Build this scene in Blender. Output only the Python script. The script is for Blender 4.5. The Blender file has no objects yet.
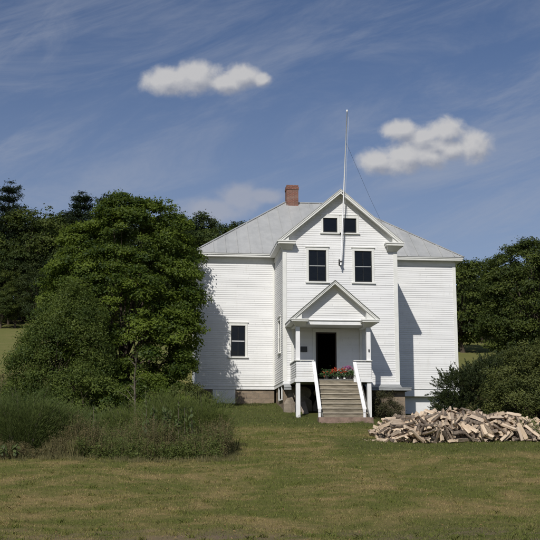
import bpy, math, random
import numpy as np
from mathutils import Vector, Quaternion
R = math.radians
sc = bpy.context.scene
COL = sc.collection
rng = np.random.default_rng(11)
random.seed(5)
SUN_AZ, SUN_EL = 23.3, 40.5      # light travels towards +X+Y; azimuth measured from +Y

# ------------------------------------------------------------------ terrain
def sstep(a, b, x):
    t = np.clip((x - a) / (b - a), 0, 1)
    return t * t * (3 - 2 * t)

def gz(x, y):
    x = np.asarray(x, float); y = np.asarray(y, float)
    z = np.interp(y, [-2000, 17.5, 20.5, 46, 57, 148, 175, 6000], [0, 0, .08, 2.75, 4.38, 22.6, 25., 26.])
    z = z - 0.6 * sstep(8.6, 12, x) * sstep(42, 52, y) * (1 - sstep(60, 72, y)) * (1 - sstep(18, 26, x))
    pad = sstep(-1, 1.5, x) * (1 - sstep(16.5, 20, x)) * sstep(50, 55, y) * (1 - sstep(67, 71, y))
    z = z * (1 - pad) + np.minimum(z, 4.1) * pad
    far = sstep(60, 200, y)
    z = z + far * 1.2 * np.sin(x * .031 + 1.) * np.sin(y * .05)
    near = 1 - sstep(60, 90, y)
    z = z + near * (.03 * np.sin(x * 1.1 + y * .35) + .025 * np.sin(x * .5 - y * .9 + 2) + .012 * np.sin(x * 3.1 + y * 2.3))
    return z

# ------------------------------------------------------------------ node helpers
def new_mat(name):
    m = bpy.data.materials.new(name); m.use_nodes = True
    nt = m.node_tree; nt.nodes.clear()
    return m, nt

def nd(nt, typ, ins=None, **props):
    n = nt.nodes.new(typ)
    for k, v in props.items(): setattr(n, k, v)
    if ins:
        for k, v in ins.items():
            s = n.inputs[k]
            if isinstance(v, bpy.types.NodeSocket): nt.links.new(v, s)
            else: s.default_value = v
    return n

def mth(nt, op, a, b=0.0, c=0.0, clamp=False):
    n = nt.nodes.new('ShaderNodeMath'); n.operation = op; n.use_clamp = clamp
    for i, v in enumerate((a, b, c)):
        if isinstance(v, bpy.types.NodeSocket): nt.links.new(v, n.inputs[i])
        else: n.inputs[i].default_value = v
    return n.outputs[0]

def mixc(nt, f, a, b, mode='MIX'):
    n = nt.nodes.new('ShaderNodeMix'); n.data_type = 'RGBA'; n.blend_type = mode
    for i, v in ((0, f), (6, a), (7, b)):
        if isinstance(v, bpy.types.NodeSocket): nt.links.new(v, n.inputs[i])
        elif i == 0: n.inputs[0].default_value = v
        else: n.inputs[i].default_value = (*v[:3], 1)
    return n.outputs[2]

def mrange(nt, v, a, b, c=0.0, d=1.0, smooth=True):
    n = nt.nodes.new('ShaderNodeMapRange')
    if smooth: n.interpolation_type = 'SMOOTHSTEP'
    nt.links.new(v, n.inputs[0])
    for i, k in enumerate((a, b, c, d)): n.inputs[1 + i].default_value = k
    return n.outputs[0]

def noise(nt, vec, scale, detail=4, rough=.55, dist=0.0):
    n = nd(nt, 'ShaderNodeTexNoise', {'Scale': scale, 'Detail': detail, 'Roughness': rough, 'Distortion': dist})
    if vec is not None: nt.links.new(vec, n.inputs['Vector'])
    return n.outputs[0]

def mapping(nt, vec, scale=(1, 1, 1), rot=(0, 0, 0), loc=(0, 0, 0)):
    n = nd(nt, 'ShaderNodeMapping', {'Scale': scale, 'Rotation': rot, 'Location': loc})
    nt.links.new(vec, n.inputs['Vector']); return n.outputs[0]

def simple(name, col, rough=.7, spec=.3, metal=0., var=.12, scale=3., bump=0., bscale=40., streak=None, dirt=None):
    m, nt = new_mat(name)
    pos = nd(nt, 'ShaderNodeNewGeometry').outputs['Position']
    v = pos if streak is None else mapping(nt, pos, streak)
    f = noise(nt, v, scale, 6, .6)
    f = mrange(nt, f, .3, .7)
    a = tuple(c * (1 - var) for c in col); b = tuple(min(1, c * (1 + var)) for c in col)
    c = mixc(nt, f, a, b)
    if dirt:
        g = mrange(nt, noise(nt, v, scale * 2.3, 8, .7), .5, .75)
        c = mixc(nt, mth(nt, 'MULTIPLY', g, dirt[1]), c, dirt[0])
    p = nd(nt, 'ShaderNodeBsdfPrincipled', {'Base Color': c, 'Roughness': rough, 'Specular IOR Level': spec, 'Metallic': metal})
    if bump:
        h = noise(nt, v, bscale, 5, .6)
        bn = nd(nt, 'ShaderNodeBump', {'Strength': bump, 'Distance': .02, 'Height': h})
        nt.links.new(bn.outputs[0], p.inputs['Normal'])
    nt.links.new(p.outputs[0], nd(nt, 'ShaderNodeOutputMaterial').inputs[0])
    return m

def leaf_mat(name, a, b, trans=.3, gloss=.012, dead=None):
    gloss = min(gloss, .015)
    m, nt = new_mat(name)
    t = nd(nt, 'ShaderNodeAttribute', attribute_name='tint').outputs['Fac']
    c = mixc(nt, t, a, b)
    if dead:
        k = mrange(nt, t, dead[1], dead[1] + .03)
        c = mixc(nt, k, c, dead[0])
    d = nd(nt, 'ShaderNodeBsdfDiffuse', {'Color': c, 'Roughness': .6})
    tc = mixc(nt, .6, c, tuple(min(1, x * 1.5) for x in b))
    tr = nd(nt, 'ShaderNodeBsdfTranslucent', {'Color': tc})
    mx = nd(nt, 'ShaderNodeMixShader', {0: trans, 1: d.outputs[0], 2: tr.outputs[0]})
    g = nd(nt, 'ShaderNodeBsdfGlossy', {'Color': (.8, .85, .9, 1), 'Roughness': .6})
    m2 = nd(nt, 'ShaderNodeMixShader', {0: gloss, 1: mx.outputs[0], 2: g.outputs[0]})
    nt.links.new(m2.outputs[0], nd(nt, 'ShaderNodeOutputMaterial').inputs[0])
    return m

M = {}
def siding_mat():
    m, nt = new_mat('white_clapboard_paint')
    pos = nd(nt, 'ShaderNodeNewGeometry').outputs['Position']
    s = nd(nt, 'ShaderNodeSeparateXYZ', {0: pos})
    row = mth(nt, 'FLOOR', mth(nt, 'DIVIDE', s.outputs[2], .115))
    wn = nd(nt, 'ShaderNodeTexWhiteNoise', {'W': row}, noise_dimensions='1D').outputs[0]
    u = mth(nt, 'ADD', mth(nt, 'ADD', s.outputs[0], s.outputs[1]), mth(nt, 'MULTIPLY', wn, 9.7))
    bd = mth(nt, 'DIVIDE', u, 3.3)
    bid = nd(nt, 'ShaderNodeTexWhiteNoise', {'Vector': nd(nt, 'ShaderNodeCombineXYZ', {0: mth(nt, 'FLOOR', bd), 1: row, 2: 0.}).outputs[0]}, noise_dimensions='3D').outputs[0]
    c = mixc(nt, bid, (.715, .712, .708), (.785, .782, .772))
    fr = mth(nt, 'FRACT', bd); j = mth(nt, 'LESS_THAN', fr, .0028)
    c = mixc(nt, mth(nt, 'MULTIPLY', j, .55), c, (.30, .29, .27))
    g1_ = mrange(nt, noise(nt, mapping(nt, pos, (1, 1, .35)), 2.6, 8, .7), .5, .78)
    c = mixc(nt, mth(nt, 'MULTIPLY', g1_, .28), c, (.52, .50, .45))
    low = mth(nt, 'MULTIPLY', mrange(nt, s.outputs[2], 5.7, 4.85), mrange(nt, noise(nt, pos, 3., 6), .3, .7))
    c = mixc(nt, mth(nt, 'MULTIPLY', low, .25), c, (.50, .49, .40))
    chip = mrange(nt, noise(nt, mapping(nt, pos, (1, 1, 3.)), 9., 5, .7), .70, .74)
    c = mixc(nt, mth(nt, 'MULTIPLY', chip, .5), c, (.42, .39, .34))
    p = nd(nt, 'ShaderNodeBsdfPrincipled', {'Base Color': c, 'Roughness': .6, 'Specular IOR Level': .25})
    bn = nd(nt, 'ShaderNodeBump', {'Strength': .35, 'Distance': .02, 'Height': noise(nt, mapping(nt, pos, (.6, .6, 5.)), 1.6, 3)})
    nt.links.new(bn.outputs[0], p.inputs['Normal'])
    nt.links.new(p.outputs[0], nd(nt, 'ShaderNodeOutputMaterial').inputs[0])
    return m
M['siding'] = siding_mat()
M['trim'] = simple('cream_trim_paint', (.735, .732, .695), .55, .3, var=.05, scale=2, dirt=((.5, .49, .42), .3))
M['white'] = simple('white_rail_paint', (.79, .787, .78), .5, .35, var=.04, scale=3, dirt=((.55, .53, .48), .25))
M['roof'] = None
M['greyboard'] = simple('weathered_grey_board', (.30, .31, .31), .7, .3, var=.15, scale=4, streak=(.5, 3, 3))
M['sash'] = simple('dark_sash_paint', (.02, .021, .019), .5, .4)
M['sashlight'] = simple('pale_meeting_rail', (.33, .34, .33), .5, .4)
M['dark'] = simple('dark_interior_boards', (.06, .05, .045), .9, .1)
M['doorpaint'] = simple('black_green_door_paint', (.012, .012, .011), .5, .3)
M['concrete'] = simple('stained_tan_concrete', (.27, .205, .15), .9, .15, var=.22, scale=1.6, bump=.5, bscale=14, dirt=((.12, .10, .07), .6))
def coursed():
    m, nt = new_mat('old_coursed_foundation')
    pos = nd(nt, 'ShaderNodeNewGeometry').outputs['Position']
    s = nd(nt, 'ShaderNodeSeparateXYZ', {0: pos}); w = noise(nt, pos, 1.3, 4)
    u = mth(nt, 'ADD', mth(nt, 'ADD', s.outputs[0], s.outputs[1]), mth(nt, 'MULTIPLY', w, .25))
    z = mth(nt, 'ADD', s.outputs[2], mth(nt, 'MULTIPLY', w, .08))
    b = nd(nt, 'ShaderNodeTexBrick', {'Color1': (.33, .26, .19, 1), 'Color2': (.22, .17, .125, 1), 'Mortar': (.26, .22, .175, 1), 'Scale': 1., 'Mortar Size': .014, 'Brick Width': .62, 'Row Height': .29})
    nt.links.new(nd(nt, 'ShaderNodeCombineXYZ', {0: u, 1: z, 2: 0.}).outputs[0], b.inputs['Vector'])
    c = mixc(nt, mth(nt, 'MULTIPLY', mrange(nt, noise(nt, pos, 2.2, 8, .7), .4, .7), .6), b.outputs[0], (.15, .125, .095))
    p = nd(nt, 'ShaderNodeBsdfPrincipled', {'Base Color': c, 'Roughness': .95, 'Specular IOR Level': .1})
    h = mth(nt, 'ADD', mth(nt, 'MULTIPLY', noise(nt, pos, 9, 6, .7), 1.), mth(nt, 'MULTIPLY', b.outputs[1], -.6))
    nt.links.new(nd(nt, 'ShaderNodeBump', {'Strength': .8, 'Distance': .03, 'Height': h}).outputs[0], p.inputs['Normal'])
    nt.links.new(p.outputs[0], nd(nt, 'ShaderNodeOutputMaterial').inputs[0]); return m
M['concrete'] = coursed()
M['stone'] = simple('rough_field_stone', (.25, .21, .165), .9, .15, var=.3, scale=2.4, bump=.9, bscale=7, dirt=((.12, .11, .09), .7))
M['step'] = simple('bare_step_planks', (.44, .39, .31), .85, .2, var=.3, scale=3, streak=(.4, 3, 5), bump=.3, bscale=25, dirt=((.13, .125, .09), .8))
M['mossdeck'] = simple('grey_deck_edge', (.15, .145, .13), .9, .15, var=.3, scale=6, dirt=((.07, .08, .05), .6))
M['bluestone'] = simple('flat_reddish_slab', (.23, .165, .13), .9, .15, var=.25, scale=3, bump=.6, bscale=12, dirt=((.14, .14, .09), .6))
M['plaque'] = simple('dark_bronze_plaque', (.03, .03, .03), .45, .5)
M['pole'] = simple('white_pole_paint', (.72, .72, .72), .5, .4, var=.08, scale=4, dirt=((.4, .4, .38), .4))
M['iron'] = simple('dark_iron', (.05, .05, .05), .6, .4)
M['bark'] = simple('tree_bark', (.075, .06, .045), .95, .1, var=.35, scale=3, streak=(3, 3, .6), bump=.8, bscale=20)
M['deadwood'] = simple('dead_grey_stem', (.13, .11, .085), .9, .1, var=.3)
M['pot'] = simple('dark_planter', (.05, .045, .04), .8, .2)
M['board'] = simple('leaning_slab_wood', (.30, .25, .21), .9, .2, var=.2)

def brick_mat():
    m, nt = new_mat('red_chimney_brick')
    pos = nd(nt, 'ShaderNodeNewGeometry').outputs['Position']
    s = nd(nt, 'ShaderNodeSeparateXYZ', {0: pos})
    u = mth(nt, 'ADD', s.outputs[0], s.outputs[1])
    v = nd(nt, 'ShaderNodeCombineXYZ', {0: u, 1: s.outputs[2], 2: 0.})
    b = nd(nt, 'ShaderNodeTexBrick', {'Color1': (.25, .10, .07, 1), 'Color2': (.15, .065, .05, 1), 'Mortar': (.30, .24, .20, 1),
        'Scale': 1., 'Mortar Size': .008, 'Brick Width': .21, 'Row Height': .073})
    nt.links.new(v.outputs[0], b.inputs['Vector'])
    f = mrange(nt, noise(nt, pos, 5, 5), .3, .7)
    c = mixc(nt, f, b.outputs[0], (.13, .07, .055))
    # mortar showing less where the noise is high (soot stains)
    p = nd(nt, 'ShaderNodeBsdfPrincipled', {'Base Color': mixc(nt, .35, b.outputs[0], c), 'Roughness': .9, 'Specular IOR Level': .15})
    nt.links.new(p.outputs[0], nd(nt, 'ShaderNodeOutputMaterial').inputs[0])
    return m
M['brick'] = brick_mat()

def roof_mat():
    m, nt = new_mat('galvanised_sheet_roof')
    pos = nd(nt, 'ShaderNodeNewGeometry').outputs['Position']
    s = nd(nt, 'ShaderNodeSeparateXYZ', {0: pos})
    pan = nd(nt, 'ShaderNodeTexWhiteNoise', {'W': mth(nt, 'FLOOR', mth(nt, 'DIVIDE', s.outputs[0], .67))}, noise_dimensions='1D').outputs[0]
    f = mrange(nt, noise(nt, mapping(nt, pos, (1.6, 1.6, .5)), 1.2, 7, .65), .25, .75)
    f = mth(nt, 'ADD', mth(nt, 'MULTIPLY', f, .6), mth(nt, 'MULTIPLY', pan, .4))
    c = mixc(nt, f, (.36, .365, .36), (.49, .49, .475))
    rust = mth(nt, 'MULTIPLY', mrange(nt, noise(nt, mapping(nt, pos, (3, 3, .7)), 2.2, 8, .7), .56, .78), .5)
    c = mixc(nt, rust, c, (.27, .23, .20))
    p = nd(nt, 'ShaderNodeBsdfPrincipled', {'Base Color': c, 'Roughness': .5, 'Metallic': .15, 'Specular IOR Level': .4})
    bn = nd(nt, 'ShaderNodeBump', {'Strength': .25, 'Distance': .03, 'Height': noise(nt, pos, 2.5, 3)})
    nt.links.new(bn.outputs[0], p.inputs['Normal'])
    nt.links.new(p.outputs[0], nd(nt, 'ShaderNodeOutputMaterial').inputs[0])
    return m
M['roof'] = roof_mat()

def glass_mat():
    m, nt = new_mat('old_window_glass')
    pos = nd(nt, 'ShaderNodeNewGeometry').outputs['Position']
    bn = nd(nt, 'ShaderNodeBump', {'Strength': .5, 'Distance': .03, 'Height': noise(nt, pos, 2.2, 3)})
    g = nd(nt, 'ShaderNodeBsdfGlossy', {'Color': (1, 1, 1, 1), 'Roughness': .03, 'Normal': bn.outputs[0]})
    t = nd(nt, 'ShaderNodeBsdfTransparent', {'Color': (.55, .58, .57, 1)})
    fr = nd(nt, 'ShaderNodeFresnel', {'IOR': 1.5})
    mx = nd(nt, 'ShaderNodeMixShader', {0: fr.outputs[0], 1: t.outputs[0], 2: g.outputs[0]})
    nt.links.new(mx.outputs[0], nd(nt, 'ShaderNodeOutputMaterial').inputs[0])
    return m
M['glass'] = glass_mat()

def backsheet_mat():
    return simple('pale_window_sheet', (.5, .5, .47), .8, .1)
M['backsheet'] = backsheet_mat()

def lawn_color(nt, tint=None):
    """patchy late-summer lawn: straw, olive and deep green, from the world position"""
    pos = nd(nt, 'ShaderNodeNewGeometry').outputs['Position']
    p2 = mapping(nt, pos, (.85, 1., 0.))
    a = noise(nt, p2, .55, 5, .6, .6)
    b = noise(nt, mapping(nt, pos, (1., 1.6, 0)), 1.7, 5, .65)
    f = mth(nt, 'ADD', mth(nt, 'MULTIPLY', a, .65), mth(nt, 'MULTIPLY', b, .35))
    dry = mrange(nt, f, .41, .64)
    s = nd(nt, 'ShaderNodeSeparateXYZ', {0: pos})
    # deeper green strip along the foot of the house, tan band half way down the lawn
    darker = mth(nt, 'MULTIPLY', mrange(nt, s.outputs[1], 42.5, 46.5), mrange(nt, s.outputs[1], 70, 60))
    darker = mth(nt, 'MULTIPLY', darker, mrange(nt, noise(nt, pos, .9, 3), .25, .5, .45, 1.))
    darker2 = mth(nt, 'MULTIPLY', mrange(nt, s.outputs[0], 5.6, 6.6), mth(nt, 'MULTIPLY', mrange(nt, s.outputs[1], 32.5, 36.5), mrange(nt, s.outputs[1], 40, 38)))
    front = mth(nt, 'MULTIPLY', mrange(nt, s.outputs[0], 2., 5.5), mrange(nt, s.outputs[1], 23., 19.))
    grn = mth(nt, 'MAXIMUM', mth(nt, 'MAXIMUM', darker, mth(nt, 'MULTIPLY', darker2, .8)), mth(nt, 'MULTIPLY', front, .55))
    dry = mth(nt, 'MULTIPLY', dry, mth(nt, 'SUBTRACT', 1., grn))
    c = mixc(nt, dry, (.112, .126, .029), (.265, .200, .084))
    c = mixc(nt, mth(nt, 'MULTIPLY', grn, .75), c, (.062, .082, .022))
    far = mrange(nt, s.outputs[1], 58, 75)
    c = mixc(nt, mth(nt, 'MULTIPLY', far, .7), c, (.180, .195, .062))
    return pos, c, dry

def ground_mat():
    m, nt = new_mat('lawn_and_field_soil')
    pos, c, dry = lawn_color(nt)
    fine = noise(nt, pos, 22, 6, .7)
    c = mixc(nt, mrange(nt, fine, .3, .7), mixc(nt, .5, c, (.09, .07, .04)), c)
    # thin worn earth near the road edge
    s = nd(nt, 'ShaderNodeSeparateXYZ', {0: pos})
    bare = mrange(nt, noise(nt, mapping(nt, pos, (.6, 1.2, 0), loc=(3.3, 1.1, 0)), 1.1, 6, .65), .46, .56)
    sp_ = nd(nt, 'ShaderNodeVectorMath', {0: nd(nt, 'ShaderNodeVectorMath', {0: pos, 1: (-.9, -18.9, 0)}, operation='ADD').outputs[0], 1: (.55, 1.3, 0)}, operation='MULTIPLY').outputs[0]
    spd = nd(nt, 'ShaderNodeVectorMath', {0: sp_}, operation='LENGTH').outputs['Value']
    bare = mth(nt, 'MAXIMUM', mth(nt, 'MULTIPLY', bare, .7), mth(nt, 'MULTIPLY', mrange(nt, spd, 1.3, .3), mrange(nt, noise(nt, pos, 2.5, 5), .35, .55)))
    bare = mth(nt, 'MULTIPLY', bare, mrange(nt, s.outputs[1], 21.5, 19.))
    c = mixc(nt, mth(nt, 'MULTIPLY', bare, .8), c, (.19, .135, .10))
    p = nd(nt, 'ShaderNodeBsdfPrincipled', {'Base Color': c, 'Roughness': 1., 'Specular IOR Level': .05})
    bn = nd(nt, 'ShaderNodeBump', {'Strength': .8, 'Distance': .05, 'Height': noise(nt, pos, 9, 7, .7)})
    nt.links.new(bn.outputs[0], p.inputs['Normal'])
    nt.links.new(p.outputs[0], nd(nt, 'ShaderNodeOutputMaterial').inputs[0])
    return m
M['ground'] = ground_mat()

def blade_mat():
    m, nt = new_mat('lawn_grass_blades')
    pos, c, dry = lawn_color(nt)
    t = nd(nt, 'ShaderNodeAttribute', attribute_name='tint').outputs['Fac']
    k = mth(nt, 'ADD', mth(nt, 'MULTIPLY', t, .85), mth(nt, 'MULTIPLY', dry, .35))
    st = mrange(nt, k, .62, .92)
    c2 = mixc(nt, st, mixc(nt, .4, c, (.15, .17, .05)), mixc(nt, .5, c, (.42, .32, .17)))
    c2 = mixc(nt, 1., c2, (1.35, 1.35, 1.35), 'MULTIPLY')
    d = nd(nt, 'ShaderNodeBsdfDiffuse', {'Color': c2})
    tr = nd(nt, 'ShaderNodeBsdfTranslucent', {'Color': c2})
    mx = nd(nt, 'ShaderNodeMixShader', {0: .3, 1: d.outputs[0], 2: tr.outputs[0]})
    nt.links.new(mx.outputs[0], nd(nt, 'ShaderNodeOutputMaterial').inputs[0])
    return m
M['blades'] = blade_mat()

M['maple'] = leaf_mat('broad_maple_leaves', (.028, .052, .009), (.155, .205, .028), .36)
M['willow'] = leaf_mat('narrow_grey_green_leaves', (.040, .066, .013), (.150, .190, .040), .34)
M['fern'] = leaf_mat('feathery_fronds', (.044, .064, .016), (.130, .165, .046), .25)
M['fernlight'] = leaf_mat('pale_feathery_fronds', (.062, .090, .022), (.165, .195, .052), .25)
M['brownweed'] = leaf_mat('drying_weed_stalks', (.055, .066, .020), (.22, .175, .085), .2)
M['tallgrass'] = leaf_mat('tall_uncut_grass', (.060, .074, .022), (.235, .205, .095), .25)
M['broad'] = leaf_mat('large_pale_weed_leaves', (.060, .090, .026), (.120, .150, .050), .3, .08)
M['juniper'] = leaf_mat('dark_juniper_needles', (.016, .026, .009), (.052, .066, .020), .1, .03)
M['bush'] = leaf_mat('dull_green_bush_leaves', (.040, .054, .013), (.145, .160, .046), .25)
M['darktree'] = leaf_mat('dark_tree_leaves', (.026, .042, .009), (.105, .130, .026), .22)
M['forest'] = leaf_mat('wood_edge_leaves', (.022, .034, .011), (.068, .088, .024), .2)
M['forest2'] = leaf_mat('wood_edge_paler_leaves', (.030, .048, .012), (.092, .120, .028), .2)
M['pine'] = leaf_mat('pine_needles', (.012, .022, .010), (.030, .046, .018), .1)
M['stepshrub'] = leaf_mat('brownish_shrub_leaves', (.040, .048, .018), (.110, .095, .050), .25)
M['geranium'] = leaf_mat('green_flower_leaves', (.05, .10, .03), (.11, .18, .07), .25)
M['red'] = leaf_mat('red_petals', (.42, .035, .015), (.65, .12, .06), .2)
M['magenta'] = leaf_mat('magenta_petals', (.38, .05, .22), (.60, .20, .42), .2)
M['palepetal'] = leaf_mat('cream_petals', (.5, .42, .25), (.65, .6, .5), .2)

def wood_mat(name, a, b, streak=True):
    m, nt = new_mat(name)
    tc = nd(nt, 'ShaderNodeTexCoord').outputs['Object']
    r = nd(nt, 'ShaderNodeObjectInfo').outputs['Random']
    f = mrange(nt, noise(nt, mapping(nt, tc, (2.5, 26, 26) if streak else (6, 14, 14)), 1., 5, .6), .25, .75)
    c = mixc(nt, f, a, b)
    c = mixc(nt, mth(nt, 'MULTIPLY', mrange(nt, r, .2, 1.), .5), c, (.26, .21, .175))
    w = nd(nt, 'ShaderNodeTexWhiteNoise', {'W': r}, noise_dimensions='1D').outputs[0]
    c = mixc(nt, mth(nt, 'MULTIPLY', mrange(nt, w, .7, .95), .6), c, (.60, .47, .33))
    p = nd(nt, 'ShaderNodeBsdfPrincipled', {'Base Color': c, 'Roughness': .85, 'Specular IOR Level': .2})
    bn = nd(nt, 'ShaderNodeBump', {'Strength': .6, 'Distance': .01, 'Height': f})
    nt.links.new(bn.outputs[0], p.inputs['Normal'])
    nt.links.new(p.outputs[0], nd(nt, 'ShaderNodeOutputMaterial').inputs[0])
    return m
M['split'] = wood_mat('split_wood_face', (.47, .33, .22), (.78, .65, .49))
M['logbark'] = simple('log_bark', (.17, .135, .105), .95, .1, var=.5, scale=9, bump=.8, bscale=30)

# ------------------------------------------------------------------ object helpers
ORG = Vector((0, 0, 0))
def tag(o, label=None, cat=None, group=None, kind=None):
    for k, v in (('label', label), ('category', cat), ('group', group), ('kind', kind)):
        if v: o[k] = v
    return o

def empty(name, loc, label=None, cat=None, group=None):
    o = bpy.data.objects.new(name, None); COL.objects.link(o); o.location = loc
    o.empty_display_size = .2
    return tag(o, label, cat, group)

class MB:
    def __init__(s): s.v = []; s.f = []; s.m = []
    def poly(s, pts, mi=0):
        n = len(s.v); s.v += [tuple(p) for p in pts]; s.f.append(tuple(range(n, n + len(pts)))); s.m.append(mi)
    def box(s, x0, x1, y0, y1, z0, z1, mi=0, T=None):
        c = [(x0, y0, z0), (x1, y0, z0), (x1, y1, z0), (x0, y1, z0), (x0, y0, z1), (x1, y0, z1), (x1, y1, z1), (x0, y1, z1)]
        if T: c = [T(*p) for p in c]
        n = len(s.v); s.v += c
        for f in ((0, 3, 2, 1), (4, 5, 6, 7), (0, 1, 5, 4), (1, 2, 6, 5), (2, 3, 7, 6), (3, 0, 4, 7)):
            s.f.append(tuple(n + i for i in f)); s.m.append(mi)
    def hexa(s, c, mi=0):
        n = len(s.v); s.v += [tuple(p) for p in c]
        for f in ((0, 3, 2, 1), (4, 5, 6, 7), (0, 1, 5, 4), (1, 2, 6, 5), (2, 3, 7, 6), (3, 0, 4, 7)):
            s.f.append(tuple(n + i for i in f)); s.m.append(mi)
    def prism(s, pts, y0, y1, mi=0, axis='y'):
        """pts are (x,z); extruded along y (or (y,z) along x)"""
        n = len(s.v); k = len(pts)
        for yy in (y0, y1):
            for a, z in pts: s.v.append((a, yy, z) if axis == 'y' else (yy, a, z))
        s.f.append(tuple(range(n, n + k))); s.f.append(tuple(range(n + 2 * k - 1, n + k - 1, -1))); s.m += [mi, mi]
        for i in range(k):
            j = (i + 1) % k
            s.f.append((n + i, n + j, n + k + j, n + k + i)); s.m.append(mi)
    def tube(s, pts, rad, seg=8, mi=0, cap=True):
        pts = [Vector(p) for p in pts]; n0 = len(s.v)
        for i, p in enumerate(pts):
            d = (pts[min(i + 1, len(pts) - 1)] - pts[max(i - 1, 0)]).normalized()
            a = d.orthogonal().normalized() if i == 0 else (pa - d * pa.dot(d)).normalized()
            pa = a; b = d.cross(a)
            for k in range(seg):
                t = 2 * math.pi * k / seg
                s.v.append(tuple(p + (a * math.cos(t) + b * math.sin(t)) * rad[i]))
        for i in range(len(pts) - 1):
            for k in range(seg):
                q = n0 + i * seg; k2 = (k + 1) % seg
                s.f.append((q + k, q + k2, q + seg + k2, q + seg + k)); s.m.append(mi)
        if cap:
            s.f.append(tuple(n0 + k for k in range(seg))); s.m.append(mi)
            q = n0 + (len(pts) - 1) * seg
            s.f.append(tuple(q + k for k in range(seg))[::-1]); s.m.append(mi)
    def build(s, name, mats, parent=None, smooth=False, org=None):
        org = ORG if org is None else Vector(org)
        me = bpy.data.meshes.new(name)
        me.from_pydata([(v[0] - org.x, v[1] - org.y, v[2] - org.z) for v in s.v], [], s.f)
        if not isinstance(mats, (list, tuple)): mats = [mats]
        for m in mats: me.materials.append(m)
        if len(mats) > 1: me.polygons.foreach_set('material_index', s.m)
        if smooth: me.polygons.foreach_set('use_smooth', [True] * len(s.f))
        me.update()
        o = bpy.data.objects.new(name, me); COL.objects.link(o)
        if parent is not None: o.parent = parent
        else: o.location = org
        return o

def fast_mesh(name, V, F, mat, tint=None, parent=None, loc=(0, 0, 0)):
    """V (n,3), F (m,k) same-size faces, tint per vertex"""
    me = bpy.data.meshes.new(name); k = F.shape[1]
    me.vertices.add(len(V)); me.vertices.foreach_set('co', V.astype(np.float32).ravel())
    me.loops.add(F.size); me.loops.foreach_set('vertex_index', F.astype(np.int32).ravel())
    me.polygons.add(len(F)); me.polygons.foreach_set('loop_start', np.arange(0, F.size, k, dtype=np.int32))
    me.update(calc_edges=True)
    if tint is not None:
        a = me.attributes.new('tint', 'FLOAT', 'POINT'); a.data.foreach_set('value', tint.astype(np.float32))
    me.materials.append(mat)
    o = bpy.data.objects.new(name, me); COL.objects.link(o)
    if parent is not None: o.parent = parent
    o.location = loc
    return o

def copy_tree(o, parent=None):
    c = o.copy(); COL.objects.link(c)
    if parent is not None: c.parent = parent
    for ch in list(o.children): copy_tree(ch, c)
    return c

def unit(v): return v / np.maximum(np.linalg.norm(v, axis=-1, keepdims=True), 1e-9)

def leaf_quads(P, Nrm, L, W, g, axis=None):
    """one rhombic leaf per point"""
    n = len(P)
    r = g.normal(size=(n, 3)) if axis is None else axis + g.normal(size=(n, 3)) * .25
    a = unit(r - Nrm * np.sum(r * Nrm, 1, keepdims=True)); b = np.cross(Nrm, a)
    L = (L * g.uniform(.65, 1.25, (n, 1))); W = (W * g.uniform(.7, 1.2, (n, 1)))
    V = np.stack([P - a * L / 2, P + b * W / 2 - a * L * .08, P + a * L / 2, P - b * W / 2 - a * L * .08], 1).reshape(-1, 3)
    F = np.arange(n * 4).reshape(n, 4)
    return V, F

def crown_pts(g, lobes, n, inner=.72, rej=.72):
    lobes = np.array(lobes, float); w = (lobes[:, 3] * lobes[:, 5] + lobes[:, 3] * lobes[:, 4]); w /= w.sum()
    out = []; nr = []
    tot = 0
    while tot < n:
        k = g.choice(len(lobes), size=n, p=w)
        d = unit(g.normal(size=(n, 3)))
        rad = inner + (1 - inner) * g.uniform(0, 1, (n, 1)) ** .6
        p = lobes[k, :3] + d * lobes[k, 3:] * rad
        q = np.linalg.norm((p[:, None, :] - lobes[None, :, :3]) / lobes[None, :, 3:], axis=2)
        q[np.arange(n), k] = 9
        ok = q.min(1) > rej
        out.append(p[ok]); nr.append(unit(d / lobes[k, 3:])[ok]); tot += ok.sum()
    return np.concatenate(out)[:n], np.concatenate(nr)[:n]

def foliage(g, lobes, nb, per, brad, L, W, up=.55, flat=.45, inner=.72, droop=.3, loose=.06, stray=.0):
    """boughs spread over the lobes, each a flattened spray of leaves; returns V,F,tint,bough centres"""
    C, Nn = crown_pts(g, lobes, nb, inner)
    br = brad * g.uniform(.45, 1.35, nb)
    st = g.uniform(0, 1, nb) < .16
    C = C + Nn * [1, 1, 1.] * (st * g.uniform(.2, .75, nb) * brad)[:, None] + np.array([0, 0, 1.]) * (st * g.uniform(0, .5, nb) * brad)[:, None]; br = np.where(st, br * .55, br)
    cnt = np.maximum((per * (br / brad) ** 2).astype(int), 8)
    k = np.repeat(np.arange(nb), cnt); n = len(k)
    d = unit(g.normal(size=(n, 3))) * g.uniform(0, 1, (n, 1)) ** .45
    d *= 1 + .35 * np.sin(d[:, :1] * 7 + k[:, None]) * np.cos(d[:, 1:2] * 6 + 2.1 * k[:, None])
    off = d * np.stack([br[k], br[k], br[k] * flat], 1)
    rad = np.sum(off * Nn[k] * [1, 1, 0], 1)
    off[:, 2] -= droop * rad
    P = C[k] + off + g.normal(size=(n, 3)) * loose
    nr = unit(unit(off + 1e-6) * .35 + Nn[k] * .3 + np.array([0, 0, up]) + g.normal(size=(n, 3)) * .45)
    V, F = leaf_quads(P, nr, L, W, g)
    ct = g.uniform(.0, 1., nb) ** 1.3 * .85  # random tone per bough, spread wide to paint in sunlit clumps
    t = np.clip(ct[k] + g.normal(size=n) * .16 + .1, 0, 1)
    return V, F, np.repeat(t, 4), C

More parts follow.
